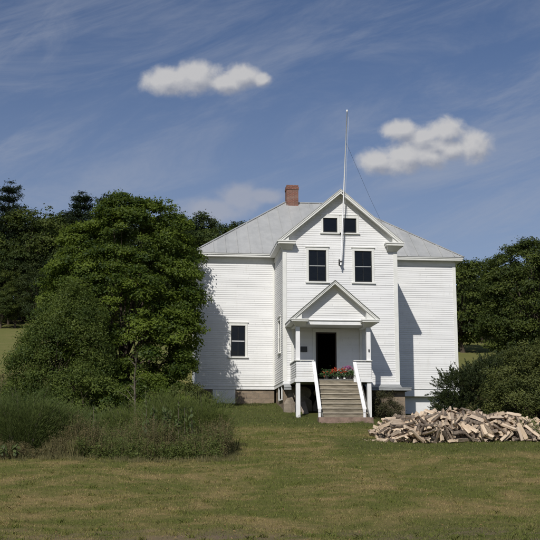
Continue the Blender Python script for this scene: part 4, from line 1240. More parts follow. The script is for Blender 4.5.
(0,9.822,36.986,1.943,.233,-.079,-.884,.397,.922,.862),
(0,9.388,38.02,2.765,.692,.302,-.187,-.629,1.026,1.079),
(3,12.657,38.854,2.725,.365,.757,.541,.01,1.023,1.139),
(2,9.789,38.821,2.872,.045,.619,-.782,-.063,1.157,1.095),
(1,13.537,36.955,2.09,.061,.187,.339,-.92,.881,.876),
(2,11.835,37.967,2.701,.416,-.695,-.539,.23,.909,.867),
(3,10.613,37.44,2.574,.619,.607,.122,.483,1.039,1.104),
(0,12.929,37.152,2.158,.076,-.255,.72,.641,1.137,1.135),
(0,10.611,37.149,2.39,.738,.476,-.11,.466,.916,1.036),
(2,9.647,37.722,2.546,.202,-.596,.775,-.053,1.169,1.149),
(2,12.619,37.614,2.444,.94,.322,.009,-.116,1.045,1.12),
(0,10.481,36.911,2.261,.146,.299,.619,.712,.839,.919),
(4,9.61,36.885,2.133,.203,.035,-.909,-.363,1.022,.981),
(2,12.633,37.461,2.399,.657,.564,.068,-.496,.966,1.033),
(0,7.649,38.292,2.024,.265,.014,-.05,.963,.967,1.098),
(4,9.689,36.71,1.984,.282,.195,-.879,.333,.773,.851),
(0,10.105,38.237,2.535,.899,.365,-.161,.182,.913,1.027),
(1,12.294,37.588,2.26,.105,-.834,.541,-.026,.975,1.001),
(2,12.495,37.585,2.03,.675,-.439,.504,-.312,.909,.894),
(4,9.348,38.623,2.794,.389,-.555,.7,-.228,1.013,1.03),
(2,10.239,39.002,2.781,.344,.632,-.667,-.194,1.243,1.134),
(0,8.526,38.472,2.69,.025,.196,-.82,-.537,.926,.853),
(0,8.202,38.09,2.5,.253,-.181,.862,-.4,1.025,1.107),
(0,9.299,37.436,2.529,.363,-.363,.836,-.194,1.025,1.059),
(0,12.544,38.365,2.745,.797,.215,-.175,-.537,1.007,1.013),
(2,11.488,38.047,2.629,.001,-.337,.895,.291,1.116,1.125),
(4,13.446,37.392,2.235,.297,.606,.294,.677,.981,.994),
(1,13.337,37.871,2.491,.027,-.367,.922,.117,.924,.863),
(1,10.052,38.04,2.598,.301,-.829,.419,-.216,.897,.854),
(0,7.851,38.12,2.314,.072,-.021,.183,.98,.992,1.079),
(2,10.732,37.217,2.209,.26,-.092,.251,.928,1.13,1.117),
(2,11.939,38.385,2.666,.4,.38,-.243,-.798,1.152,1.125),
(1,9.767,37.398,2.414,.031,-.759,.646,-.076,.887,.991),
(4,9.393,37.716,2.505,.295,-.643,-.706,-.041,.975,1.111),
(1,12.501,37.93,2.617,.686,.126,-.219,.682,.919,.878),
(0,10.067,37.284,2.009,.096,-.582,.806,.052,1.149,1.149),
(4,11.796,37.284,1.934,.023,.027,-.694,-.719,.996,.912),
(4,9.343,37.608,2.099,.821,-.17,.171,-.517,1.018,1.102),
(2,10.459,37.403,2.333,.184,-.77,-.611,-.032,1.112,1.075),
(0,11.929,39.269,2.817,.617,-.768,.063,.158,.974,1.118),
(2,12.468,39.551,2.738,.261,.315,-.889,-.203,1.144,1.047),
(4,11.512,38.461,2.804,.495,-.312,-.566,.581,.981,.905),
(2,12.486,39.31,2.771,.252,.278,-.923,-.085,.909,1.057),
(2,13.061,39.262,2.553,.508,-.506,-.413,.563,.981,1.001),
(2,13.639,39.263,2.319,.39,.615,-.681,-.082,1.137,1.101),
(2,12.51,39.093,2.758,.049,-.671,-.655,.343,1.062,1.072),
(3,9.47,39.403,2.618,.025,-.883,-.404,-.236,1.049,1.083),
(0,9.971,39.927,2.453,.204,.407,.529,.716,1.17,1.119),
(4,12.033,40.06,2.432,.524,.211,.273,-.779,1.042,1.138),
(1,13.362,39.39,2.344,.683,.139,.141,-.703,1.16,1.112),
(1,8.411,38.601,2.689,.061,-.129,.069,-.987,.798,.929),
(0,8.562,39.492,2.675,.215,-.166,-.923,.272,.876,1.024),
(0,13.489,39.145,2.443,.017,.691,-.705,.159,.946,.97),
(2,11.211,39.811,2.545,.119,.606,.781,.092,1.144,1.135),
(4,12.666,40.233,2.316,.141,-.973,-.037,-.179,1.024,1.031),
(2,13.326,38.797,2.568,.223,.967,-.124,-.008,.919,.866),
(0,11.708,39.487,2.675,.559,-.23,.065,-.794,1.157,1.066),
(2,10.444,39.364,2.811,.934,-.218,-.253,.131,.793,.923),
(0,9.093,38.911,2.77,.016,-.32,.917,-.238,.892,1.012),
(2,9.788,38.031,2.751,.784,.281,-.074,.549,.84,.95),
(2,13.912,39.902,2.171,.13,.876,.451,.116,1.003,.986),
(0,8.464,40.173,2.22,.403,.021,.048,-.914,1.107,1.081),
(2,10.798,39.592,2.654,.25,.724,.637,-.089,.956,1.07),
(2,12.003,39.54,2.788,.127,.189,.932,.281,.944,.883),
(2,8.208,39.121,2.651,.494,-.425,-.468,.597,.943,1.07),
(1,13.947,38.969,2.234,.74,.036,.138,-.657,.915,.992),
(4,13.44,38.723,2.476,.15,-.007,.077,-.986,.904,.966),
(0,13.727,37.175,2.193,.88,.256,.221,.333,.799,.913),
(4,8.094,39.573,2.399,.961,-.135,-.113,.214,.885,.909),
(0,11.581,39.049,2.836,.385,-.689,.52,-.328,.731,.856),
(0,8.621,39.678,2.477,.324,-.428,-.828,.162,1.032,1.02),
(1,10.588,38.341,2.713,.669,.095,.011,-.737,1.098,1.137),
(0,13.73,37.421,2.252,.343,-.758,-.479,.281,.788,.918),
(3,13.168,38.683,2.603,.48,-.474,-.735,.078,.807,.887),
(4,11.422,39.045,2.735,.081,.682,.727,.003,1.19,1.118),
(4,9.811,39.589,2.462,.574,-.498,.513,-.399,1.048,1.014),
(1,14.02,39.425,2.141,.206,-.656,-.712,.144,.987,.937),
(2,13.85,38.253,2.325,.853,.082,-.193,-.478,1.052,.987),
(2,10.964,39.532,2.562,.856,.459,-.151,.187,1.064,1.15),
(1,9.874,39.857,2.476,.596,-.667,.361,-.265,.897,.909),
(0,12.544,39.877,2.338,.102,-.534,.665,-.512,1.113,1.108),
(4,13.185,38.097,2.587,.695,.011,.009,.719,.991,.961),
(2,12.925,38.523,2.697,.232,-.279,.92,.146,.997,1.014),
(0,11.346,39.062,2.831,.403,-.664,-.515,.362,.756,.881),
(2,12.749,38.526,2.765,.278,-.608,-.701,.248,.867,.962),
(0,13.401,40.38,2.238,.669,.743,-.008,-.009,1.036,1.007),
(0,13.434,38.448,2.488,.946,.32,-.026,.035,1.003,.925),
(3,12.983,38.877,2.545,.56,-.211,.791,-.126,1.033,1.021),
(0,13.089,38.62,2.655,.384,.006,.306,.871,.926,.884),
(2,11.111,39.663,2.577,.26,-.317,.909,.07,.947,1.001),
(0,13.821,38.67,2.17,.621,-.518,.55,-.208,1.063,1.115),
(4,9.368,39.778,2.396,.895,-.181,-.358,-.196,1.195,1.122),
(1,12.836,39.592,2.501,.571,-.302,-.248,.722,.846,.864),
(3,11.575,39.877,2.47,.114,-.207,.292,-.927,1.106,1.042),
(4,13.828,37.865,2.386,.825,-.008,-.288,.486,.785,.885),
(0,9.201,39.589,2.594,.141,-.143,.089,-.976,.808,.898),
(2,10.544,39.328,2.788,.472,.587,.656,-.041,.954,.897),
(0,11,40.044,2.447,.034,-.958,.089,.271,.971,.946),
(0,13.696,37.948,2.465,.586,-.521,.477,-.396,.972,.998),
(0,13.294,39.135,2.448,.178,.733,-.647,-.112,.766,.892),
(3,10.75,40.052,2.404,.748,-.391,-.122,.523,.927,.925),
(0,14.232,39.232,2.119,.373,-.617,-.627,.295,1.121,1.085),
(2,10.182,39.964,2.391,.368,.275,.14,.877,.848,.935),
(4,8.312,40.46,2.285,.588,.229,-.205,-.748,1.013,1.112),
(3,8.501,39.119,2.615,.751,.008,.006,-.661,1.089,1.132),
(3,8.048,38.699,2.601,.549,.732,-.154,-.372,1.009,1),
(4,8.663,39.909,2.28,.138,-.948,-.238,-.161,1.051,1.067),
(0,14.022,37.677,2.03,.272,.411,-.762,-.42,1.043,1.032),
(3,10.588,39.6,2.564,.947,.211,.211,.121,1.14,1.074),
(0,9.117,39.841,2.387,.206,.917,.332,-.082,1.04,.969),
(0,10.014,39.32,2.598,.067,.062,.474,.876,1.095,1.091),
(2,12.603,39.476,2.541,.709,.194,.223,.64,1.022,1.02),
(0,11.777,38.608,2.719,.016,-.388,.774,-.5,.973,1.094),
(0,10.456,40.355,2.349,.478,.59,-.599,-.255,.975,1.033),
(2,10.953,38.521,2.79,.664,.057,-.075,.742,.781,.874),
(2,9.159,40.254,2.236,.199,-.184,-.723,.635,1.033,.992),
(2,13.999,38.266,2.163,.122,-.394,-.911,.008,.956,.957),
(1,12.741,39.392,2.501,.226,-.722,.461,-.464,.93,1.018),
(2,9.49,37.777,2.616,.135,-.764,-.612,-.151,1.159,1.135),
(2,13.107,39.66,2.386,.018,-.939,.183,-.291,.91,1.009),
(0,8.605,39.549,2.532,.549,-.063,-.473,.686,.841,.983),
(1,12.03,39.705,2.526,.515,-.706,.018,-.486,.951,1.113),
(0,11.182,39.024,2.785,.77,.17,-.081,-.61,.984,1.109),
(0,11.241,38.603,2.804,.327,-.388,.801,-.316,.803,.897),
(4,11.871,40.165,2.316,.294,-.826,-.479,.05,.922,1.056),
(1,8.094,39.631,2.279,.604,-.02,.07,.794,1.001,.988),
(4,12.359,38.436,2.793,.17,.59,.725,.314,.867,.962),
(3,13.199,38.449,2.587,.067,.2,.95,.229,.902,.98),
(4,10.197,39.573,2.411,.788,.025,-.328,.52,.984,1.078),
(0,13.287,38.28,2.458,.022,-.041,.953,-.301,.985,1.118),
(3,14.097,37.01,1.942,.084,-.071,-.592,-.798,.957,.93),
(1,13.716,36.876,1.877,.059,.329,.905,.261,1.065,1.01),
(3,10.081,38.84,2.875,.495,-.086,.451,-.737,1.092,1),
(0,12.928,40.255,2.246,.3,-.262,-.673,.623,.884,.985),
(4,14.263,36.778,1.866,.032,-.184,-.98,.069,1.059,1.069),
(4,8.228,38.386,2.542,.026,.994,.082,-.071,1.168,1.135),
(0,7.817,39.43,2.334,.286,-.457,-.082,-.838,.813,.856),
(2,10.267,39.503,2.504,.093,-.958,.163,.215,.947,1.019),
(0,10.015,40.298,2.356,.614,.664,.029,.427,1.061,.971),
(0,8.858,38.945,2.656,.556,.189,.364,.723,.966,.93),
(1,10.052,40.135,2.319,.197,-.1,-.927,-.303,.956,1.074),
(2,11.718,40.439,2.321,.404,-.295,.724,-.475,1.099,1.054),
(1,9.631,38.742,2.773,.139,-.741,-.646,.12,1.031,1.101),
(4,8.669,37.387,2.401,.252,-.946,0,.203,.983,.953),
(0,9.088,38.137,2.642,.187,.808,.523,.196,1.06,.998),
(0,12.221,39.787,2.376,.011,-.605,-.768,.21,1.028,.992),
(0,12.928,39.459,2.454,.274,-.67,.631,-.28,.908,1.032),
(2,8.205,39.472,2.408,.277,.917,.273,.086,.919,.972),
(2,12.321,40.02,2.25,.168,.812,-.558,-.041,1.109,1.112),
(3,12.832,40.042,2.217,.347,-.505,-.67,.42,.806,.912),
(0,9.535,38.992,2.728,.589,.479,.403,.511,.891,.974),
(2,11.608,40.059,2.334,.539,-.751,-.14,.354,1.037,1.098),
(0,8.484,37.776,2.415,.265,.195,-.053,-.943,1.041,1.084),
(0,12.232,39.152,2.65,.317,-.608,-.575,.447,1.044,1.105),
(4,12.649,38.339,2.675,.255,-.704,.645,-.156,1.167,1.119),
(4,8.321,39.244,2.593,.754,-.006,.023,-.656,.936,.88),
(0,9.08,38.898,2.625,.291,-.719,-.582,.243,1.165,1.148),
(2,10.87,38.276,2.681,.088,-.838,.52,.14,.895,.917),
(4,12.118,37.506,2.511,.119,-.95,.195,.212,.87,.945),
(0,10.374,38.167,2.684,.33,-.604,.715,-.122,.895,.969),
(0,9.977,38.303,2.743,.434,-.828,.353,-.034,1.04,1.027),
(0,9.78,38.202,2.721,.689,.587,-.162,-.394,1.026,1.122),
(0,8.226,38.746,2.561,.864,-.102,.446,-.209,.816,.878),
(0,10.678,38.937,2.821,.445,.206,.483,.725,.937,.918),
(0,10.406,39.243,2.678,.713,.004,.392,.581,1.025,1.024),
(0,8.367,39.744,2.353,.874,-.12,-.06,-.467,.774,.891),
(2,9.621,39.241,2.607,.307,.416,.853,.064,.86,.884),
(1,12.343,39.269,2.708,.524,.192,.241,.794,1.072,1.003),
(1,13.908,39.342,2.152,.445,-.52,-.6,.413,.819,.909),
(0,14.128,37.267,1.912,.112,-.311,.916,-.226,1.115,1.074),
(2,10.95,39.345,2.582,.096,-.954,-.104,.264,.835,.976),
(0,10.627,39.711,2.434,.377,-.893,-.07,.234,1.066,1.051),
(3,12.913,39.002,2.549,.392,-.359,.847,.02,.759,.851),
(2,11.777,39.183,2.759,.008,.673,-.739,.025,.85,.876),
(0,9.23,39.426,2.536,.377,-.906,-.184,.059,1.044,.955),
(4,11.369,39.514,2.466,.441,.054,.886,-.135,.924,.905),
(3,13.54,38.121,2.358,.387,.222,-.542,-.712,1.042,.981),
(2,12.625,39.149,2.597,.591,-.176,.264,-.742,.75,.856),
(0,10.181,40.33,2.32,.881,.291,-.227,-.295,.975,.956),
(2,13.519,38.299,2.314,.054,.55,-.813,-.181,1.174,1.105),
(0,14.053,38.93,2.1,.813,.386,-.145,-.411,.873,.894),
(1,12.064,39.012,2.743,.241,-.883,.088,-.394,.765,.875),
(2,12.906,38.162,2.66,.143,-.564,.813,.031,.907,.979),
(0,11.226,40.132,2.294,.474,-.844,.054,-.245,.905,.99),
(0,11.591,38.885,2.693,.859,.415,-.275,.121,.933,1.017),
(4,8.821,39.892,2.197,.129,-.728,.672,-.047,1.148,1.15),
(1,7.861,37.772,2.317,.613,.018,.004,-.79,.891,.895),
(2,13.768,37.546,2.058,.026,-.716,-.698,-.022,.957,1.05),
(4,10.125,39.107,2.708,.154,.901,-.386,-.124,.958,.882),
(2,10.503,39.761,2.371,.122,.49,-.856,-.11,.982,1.13),
(4,12.187,40.398,2.25,.008,.059,-.969,-.24,.921,1.046),
(2,9.063,39.902,2.265,.522,-.255,.273,-.767,.997,1.012),
(3,14.135,38.57,2.048,.374,.279,.452,.76,.951,.872),
(0,13.597,39.123,2.277,.146,-.158,-.474,-.854,1.163,1.098),
(2,13.596,37.625,2.316,.071,.709,-.598,-.366,.923,.88),
(3,11.636,39.441,2.564,.617,-.312,-.225,.686,1.153,1.127),
(1,10.813,38.969,2.759,.009,.952,.244,.183,.986,1.112),
(0,11.019,39.818,2.454,.966,.235,-.011,-.107,1.019,.947),
(2,13.939,38.263,2.041,.391,-.065,.244,-.885,1.06,1.045),
(4,8.207,38.19,2.384,.788,.007,.072,-.611,1.054,1.087),
(1,11.227,38.23,2.653,.798,.227,.006,.558,1.044,.972),
(0,10.286,37.898,2.658,.591,-.65,.372,-.301,.858,.889),
(3,8.902,39.321,2.531,.552,-.275,.005,.787,.981,.922),
(0,7.983,39.624,2.183,.13,.985,-.107,-.026,.904,.88),
(1,8.577,38.713,2.525,.349,-.169,-.013,.922,1.086,1.113),
(4,11.826,39.229,2.569,.77,.033,-.273,.576,1.18,1.126),
(4,7.984,38.738,2.492,.229,-.625,.725,.177,.931,.879),
(1,13.904,38.023,2.095,.744,.039,.05,-.665,.896,.897),
(4,10.795,40.067,2.261,.081,.898,-.396,-.174,.992,1.112),
(0,13.457,38.813,2.313,.098,-.134,.132,.977,.957,.924),
(1,13.67,37.341,2.11,.029,-.803,-.59,-.078,.908,.946),
(2,9.252,38.873,2.74,.326,-.101,.257,-.904,.862,.859),
(2,11.741,38.627,2.562,.31,-.86,.327,.24,1.102,1.003),
(4,9.183,39.594,2.45,.122,-.094,-.69,-.707,.934,1.069),
(1,8.282,39.08,2.449,.727,.058,-.291,-.619,1.096,1.042),
(2,8.781,37.919,2.486,.285,-.453,-.833,.141,1.137,1.035),
(1,10.164,38.427,2.666,.334,.16,-.051,-.927,.95,.957),
(4,9.499,39.893,2.319,.225,-.311,-.189,.904,.943,.939),
(0,10.337,40.306,2.238,.51,.567,-.433,-.48,1.21,1.15),
(2,9.044,37.412,2.377,.202,.518,.203,.806,.769,.902),
(0,13.857,37.317,1.915,.159,-.44,.858,-.211,1.032,1.033),
(1,11.004,39.167,2.702,.236,.698,.667,.111,.883,.867),
(0,10.703,39.138,2.675,.26,.331,.438,.795,.853,.914),
(1,10.01,38.925,2.748,.014,.547,.806,.224,1.065,1.127),
(4,7.739,37.72,2.092,.042,-.248,-.96,-.125,1,.976),
(0,7.776,38.038,2.13,.301,-.93,.21,.031,1.047,.969),
(1,13.479,38.641,2.234,.883,.129,.117,.435,.991,1.083),
(0,8.823,38.182,2.519,.393,.148,-.002,.907,1.019,1.132),
(2,13.206,38.905,2.417,.447,-.377,-.729,.356,.854,.903),
(2,11.188,40.489,2.259,.309,.898,.284,.132,1.018,.932),
(0,13.746,37.903,2.164,.081,.047,.995,-.022,.853,.891),
(2,13.669,37.888,2.274,.39,.139,-.109,-.904,.952,1.058),
(1,9.636,38.541,2.609,.313,.075,-.944,-.07,.915,1.034),
(0,9.307,40.44,2.235,.012,-.032,-.97,.239,.766,.884),
(4,13.588,37.711,2.141,.032,.985,.037,.167,1.112,1.091),
(4,10.854,38.611,2.691,.134,.296,.936,.137,.866,.906),
(3,11.73,37.535,2.471,.111,.125,.205,.964,1.23,1.149),
(1,8.337,38.602,2.625,.056,-.988,.039,.136,.794,.893),
(0,12.122,38.746,2.674,.114,.448,-.444,-.768,.858,.879),
(0,12.587,39.811,2.198,.848,.436,.109,.282,.86,.962),
(1,8.676,39.727,2.267,.057,-.224,.933,.274,.999,.984),
(1,9.383,38.249,2.506,.222,-.912,.341,.054,.902,.977),
(2,8.566,38.162,2.427,.239,.811,.513,.147,1.121,1.075),
(2,8.334,39.66,2.235,.706,.034,.22,.672,1.024,1.028),
(0,10.616,40.14,2.211,.422,-.734,.486,-.216,.915,1.016),
(2,11.429,39.305,2.528,.176,.425,-.314,-.831,.803,.868),
(0,12.574,38.844,2.54,.528,.804,-.007,-.275,1.016,.982),
(3,8.697,39.257,2.517,.141,-.546,.355,-.746,.774,.867),
(0,11.327,40.212,2.213,.401,-.663,-.573,.269,.978,.922),
(0,12.343,39.529,2.592,.005,.466,.82,-.332,.81,.923),
(0,11.625,38.537,2.641,.949,-.167,.136,-.23,.88,.868),
(0,11.019,39.915,2.337,.25,-.186,-.926,.213,.963,1.011),
(0,13.6,38.106,2.202,.035,.065,.996,.047,1.051,.969),
(0,13.099,39.185,2.367,.59,.449,-.284,-.608,.86,.9),
(0,12.732,39.084,2.491,.101,.238,-.603,-.755,.813,.947),
(2,9.497,38.396,2.552,.109,-.354,-.913,-.171,.979,1.086),
(2,9.428,38.124,2.586,.979,.19,-.001,.072,1.079,1.12),
(1,9.386,39.035,2.627,.08,-.917,-.387,.051,.84,.923),
(1,11.125,37.487,2.508,.073,-.565,.759,.315,.916,.938),
(4,13.541,39.368,2.14,.014,.245,.957,.156,1.08,.998),
(0,11.085,36.945,2.133,.082,.272,.927,-.245,1.002,1.074),
(3,7.757,38.809,2.25,.117,-.162,-.136,.97,.974,1.041),
(0,8.595,39.275,2.441,.27,.509,.648,.499,1.146,1.082),
(4,10.386,39.928,2.217,.475,-.879,.046,-.019,.933,.895),
(4,10.526,37.854,2.574,.649,.177,.25,-.696,.905,1.037),
(3,12.006,40.08,2.296,.178,-.41,.852,.273,.801,.897),
(1,9.821,39.855,2.35,.009,-.435,-.898,-.066,.894,.957),
(4,7.764,38.423,2.203,.94,.34,.021,.023,.946,.993),
(2,7.802,39.26,2.217,.05,-.898,.372,.23,.988,1.117),
(0,12.776,39.692,2.163,.115,-.19,.883,-.415,.98,1.002),
(2,13.349,39.008,2.251,.034,.157,.981,-.106,1.022,.959),
(4,7.92,37.849,2.159,.389,-.904,.177,.028,1.121,1.026),
(4,13.42,38.523,2.353,.599,-.071,.112,-.79,.802,.934),
(4,8.408,38.236,2.426,.316,.459,.829,-.041,.919,.954),
(0,8.968,38.797,2.489,.267,-.736,.616,-.086,1.079,1.146),
(2,11.231,38.712,2.637,.361,.164,-.013,.918,.981,.901),
(0,13.558,38.446,2.195,.286,-.877,-.385,.038,.988,1.066),
(3,12.918,38.437,2.553,.351,-.405,-.485,.691,.954,.998),
(1,12.653,37.999,2.485,.261,-.142,-.837,.459,.928,.938),
(3,12.987,39.388,2.33,.337,-.581,.682,-.289,.885,.868),
(3,11.671,38.799,2.592,.076,-.273,.649,.706,.967,1.107),
(0,10.399,37.467,2.532,.34,-.356,.84,-.228,1.037,1.143),
(0,7.779,38.543,2.166,.788,.572,.032,-.227,.88,1.006),
(0,12.834,39.489,2.336,.609,.404,-.392,-.559,1.034,1.142),
(0,13.194,39.223,2.337,.634,-.031,-.056,.77,.99,.954),
(4,10.326,38.511,2.571,.001,.619,.756,.212,1.099,1.138),
(4,11.5,38.475,2.603,.006,-.81,-.54,.227,.795,.932),
(0,9.809,38.596,2.717,.216,-.526,.822,-.014,.888,1.03),
(0,11.513,39.837,2.306,.173,.287,.854,-.399,.95,.962),
(0,11.379,39.743,2.37,.587,.603,-.432,-.323,1.056,.97),
(4,9.804,39.963,2.245,.073,.164,-.984,.023,.988,1.026),
(0,10.78,38.077,2.645,.68,.484,.151,-.53,.881,1.007),
(4,10.69,38.504,2.617,.163,.017,.058,.985,.929,1.046),
(2,12.884,38.71,2.515,.054,-.228,-.759,-.607,.838,.881),
(1,10.082,39.437,2.431,.232,.118,.891,.372,.863,.908),
(4,12.983,39.351,2.169,.311,.371,-.608,-.629,1.022,1.119),
(0,11.025,37.113,2.172,.002,.54,.727,-.424,.943,1.031),
(0,9.711,39.608,2.315,.158,.363,-.814,.424,1.079,1.14),
(0,8.022,37.211,2.061,.43,-.054,-.901,-.026,.881,.971),
(2,13.098,38.837,2.389,.311,.482,.605,.552,1.222,1.136),
(0,13.417,37.119,2.054,.384,-.881,.271,-.053,.97,.997),
(2,7.979,37.715,2.245,.955,-.223,-.137,.138,.898,.974),
(0,10.592,39.134,2.573,.574,-.349,-.448,.59,1,1.092),
(0,12.025,39.235,2.577,.345,-.741,.469,-.335,1.029,.963),
(2,11.991,37.867,2.53,.181,.865,.418,.209,.944,.92),
(0,12.516,38.725,2.491,.702,.684,-.004,-.196,1.07,1.05),
(2,10.505,38.947,2.651,.488,-.463,-.345,.655,1.096,1.034),
(3,12.669,37.771,2.459,.468,-.845,.137,-.221,.875,.966),
(2,8.929,39.605,2.334,.089,-.162,-.977,-.107,.937,1.003),
(0,9.02,37.689,2.276,.428,-.769,.467,-.087,.925,.962),
(1,13.341,37.438,2.237,.273,.614,.318,.668,.895,.947),
(2,11.861,38.959,2.636,.578,-.79,.111,-.171,.972,.932),
(2,12.088,38.424,2.693,.107,.803,.523,.264,.98,.909),
(2,11.193,39.407,2.26,.281,.918,-.275,-.055,1.118,1.125),
(4,10.358,39.718,2.274,.108,.974,.198,.008,.86,.937),
(3,11.235,37.1,2.174,.34,-.757,.251,-.498,1.018,.999),
(0,12.069,39.615,2.355,.012,.567,.65,-.505,1.249,1.141),
(2,12.832,38.174,2.456,.179,-.826,.534,-.032,1.109,1.023),
(2,8.618,37.516,2.309,.138,-.5,-.754,-.404,1.008,1.107),
(1,10.18,37.519,2.52,.554,.149,-.126,-.809,.975,1.016),
(2,7.891,39.385,2.115,.114,.026,-.122,-.986,1.04,1.074),
(1,8.535,37.453,2.103,.37,-.527,.136,-.753,.851,.948),
(0,9.908,37.252,2.23,.589,.722,.113,.345,.97,1.056),
(1,10.998,39.19,2.403,.971,.158,-.07,.164,1.056,1.04),
(3,13.129,37.821,2.372,.447,.092,.206,-.865,1.142,1.129),
(4,8.888,39.179,2.433,.26,.228,-.936,-.066,.963,.948),
(2,9.808,39.007,2.52,.608,.19,-.25,-.729,1.048,1.125),
(3,11.496,37.507,2.383,.411,-.608,-.323,.597,.897,.993),
(2,9.938,39.027,2.62,.224,-.087,-.132,-.962,.952,.909),
(4,11.776,37.822,2.525,.639,.656,.184,.357,.846,.954),
(0,10.405,38.958,2.671,.389,-.671,.379,-.504,.873,.851),
(0,11.715,39.656,2.336,.803,.263,.359,.395,1.124,1.092),
(4,7.827,38.025,2.025,.083,.04,-.996,-.015,.85,.88),
(1,11.154,36.973,2.043,.061,-.911,.378,-.151,1.254,1.141),
(1,13.652,38.529,2.099,.003,.898,-.439,.001,.97,.957),
(1,13.719,38.963,2.089,.218,.961,-.159,-.054,.848,.866),
(0,7.787,38.305,2.291,.45,-.796,-.345,-.214,.873,.877),
(0,8.3,37.386,2.191,.415,-.428,-.796,.099,.878,.916),
(0,10.995,36.824,2.05,.253,-.457,-.05,.851,.936,1.097),
(4,8.074,38.814,2.407,.237,-.92,.278,.143,.841,.932),
(4,12.033,38.063,2.412,.993,.006,.113,-.032,1.024,1.024),
(4,9.74,37.798,2.369,.532,.498,.116,.675,.938,.865),
(2,12.076,37.615,2.399,.036,-.005,-.778,.628,1.046,1.024),
(1,11.045,38.142,2.532,.171,-.739,.637,.135,.976,1.12),
(0,11.329,38.423,2.504,.078,.048,.465,.88,1.222,1.149),
(2,11.032,38.675,2.676,.119,.913,-.352,-.168,1.107,1.079),
(1,8.241,38.035,2.233,.194,-.028,.347,-.917,.864,.96),
(1,7.917,39.228,2.265,.349,.882,.035,-.316,1.013,.981),
(2,9.477,39.496,2.344,.488,-.615,-.52,.335,1,.974),
(0,12.515,39.347,2.349,.552,.535,.51,.386,1.224,1.126),
(1,8.431,38.7,2.362,.935,-.213,-.177,.221,1.1,1.03),
(4,11.289,39,2.553,.086,.674,.715,.166,1.117,1.061),
(0,11.487,37.205,2.237,.405,-.388,-.764,.319,.942,.999),
(2,9.553,38.796,2.605,.195,-.091,.103,.971,.836,.916),
(4,12.002,38.828,2.529,.177,.042,.063,-.981,.99,.978),
(0,12.353,37.887,2.365,.547,-.69,-.148,.451,1.067,1.044),
(0,8.131,38.773,2.481,.456,-.539,.695,-.136,.767,.87),
(0,11.133,37.398,2.328,0,.705,.659,.263,.972,1.107),
(4,12.525,37.244,2.302,.156,-.283,-.941,-.099,1.031,.953),
(2,12.21,39.984,2.179,.131,.883,-.437,-.113,1.032,.977),
(2,9.164,39.439,2.427,.012,.055,.104,-.993,.928,1.052),
(0,12.405,38.451,2.589,.12,-.484,.668,-.553,.905,.9),
(3,11.973,39.6,2.499,.039,.543,.427,-.722,.882,.928),
(0,13.648,38.819,2.07,.124,-.204,-.879,.413,.945,.994),
(1,13.541,37.357,1.999,.639,-.085,-.286,.709,1.028,1.119),
(4,10.966,39.209,2.288,.644,.22,.01,-.733,1.197,1.12),
(2,7.881,38.324,2.25,.512,.249,.131,-.812,.946,1.077),
(0,12.798,39.093,2.367,.351,-.072,-.037,.933,.891,1.004),
(0,8.138,38.912,2.296,.584,-.505,.573,-.275,.949,1.072),
(1,8.457,39.233,2.359,.816,-.089,.018,.571,1.132,1.032),
(4,11.668,37.299,2.229,.662,-.027,.141,.735,.992,1.086),
(3,9.724,38.08,2.315,.162,.29,.926,.181,1.06,1.1),
(0,11.506,39.224,2.496,.612,-.202,.024,.765,1.099,1.023),
(2,9.534,39.082,2.474,.404,.01,.107,-.908,1.036,1.088),
(0,8.834,39.104,2.353,.829,.166,-.23,-.482,.888,.953),
(2,8.335,39.234,2.496,.047,-.215,-.975,.012,.872,.933),
(2,8.332,39.59,2.13,.366,.085,.113,.92,.933,.898),
(0,12.776,37.633,2.283,.276,.017,-.797,.538,.789,.903),
(2,10.974,38.979,2.606,.483,.094,-.062,-.868,1.083,1.068),
(2,11.037,39.98,2.262,.961,.107,.147,-.207,.985,.965),
(2,11.061,39.667,2.348,.15,-.972,-.172,.055,.982,1.055),
(0,7.829,38.875,2.08,.811,.042,.03,-.583,1.062,1.005),
(2,12.859,39.409,2.115,.847,.196,.06,.49,1.027,1.007),
(0,13.248,38.456,2.168,.399,-.512,.636,-.418,1.22,1.146),
(1,8.16,38.235,2.146,.085,-.919,-.385,.018,1.031,1.103),
(1,13.406,39.012,2.096,.196,-.41,.84,-.297,.83,.854),
(3,7.914,38.644,2.24,.571,.786,-.232,.046,.892,.906),
(0,9.762,39.258,2.379,.538,.149,-.006,.83,.817,.875),
(2,9.185,39.288,2.275,.67,.139,-.243,-.688,1.106,1.097),
(0,8.071,37.364,2.126,.008,-.285,-.297,-.911,.821,.87),
(2,13.228,38.303,2.33,.687,.514,-.32,-.401,.918,.898),
(2,11.676,37.513,2.281,.298,.031,-.275,-.913,.797,.863),
(0,8.673,37.647,2.229,.135,-.959,-.245,-.047,.889,1.005),
(0,10.867,37.323,2.211,.018,-.997,.075,.016,.832,.962),
(4,13.013,37.909,2.38,.278,.842,.356,.296,.928,.859),
(0,9.152,38.234,2.45,.399,-.613,-.528,.432,.829,.891)
]
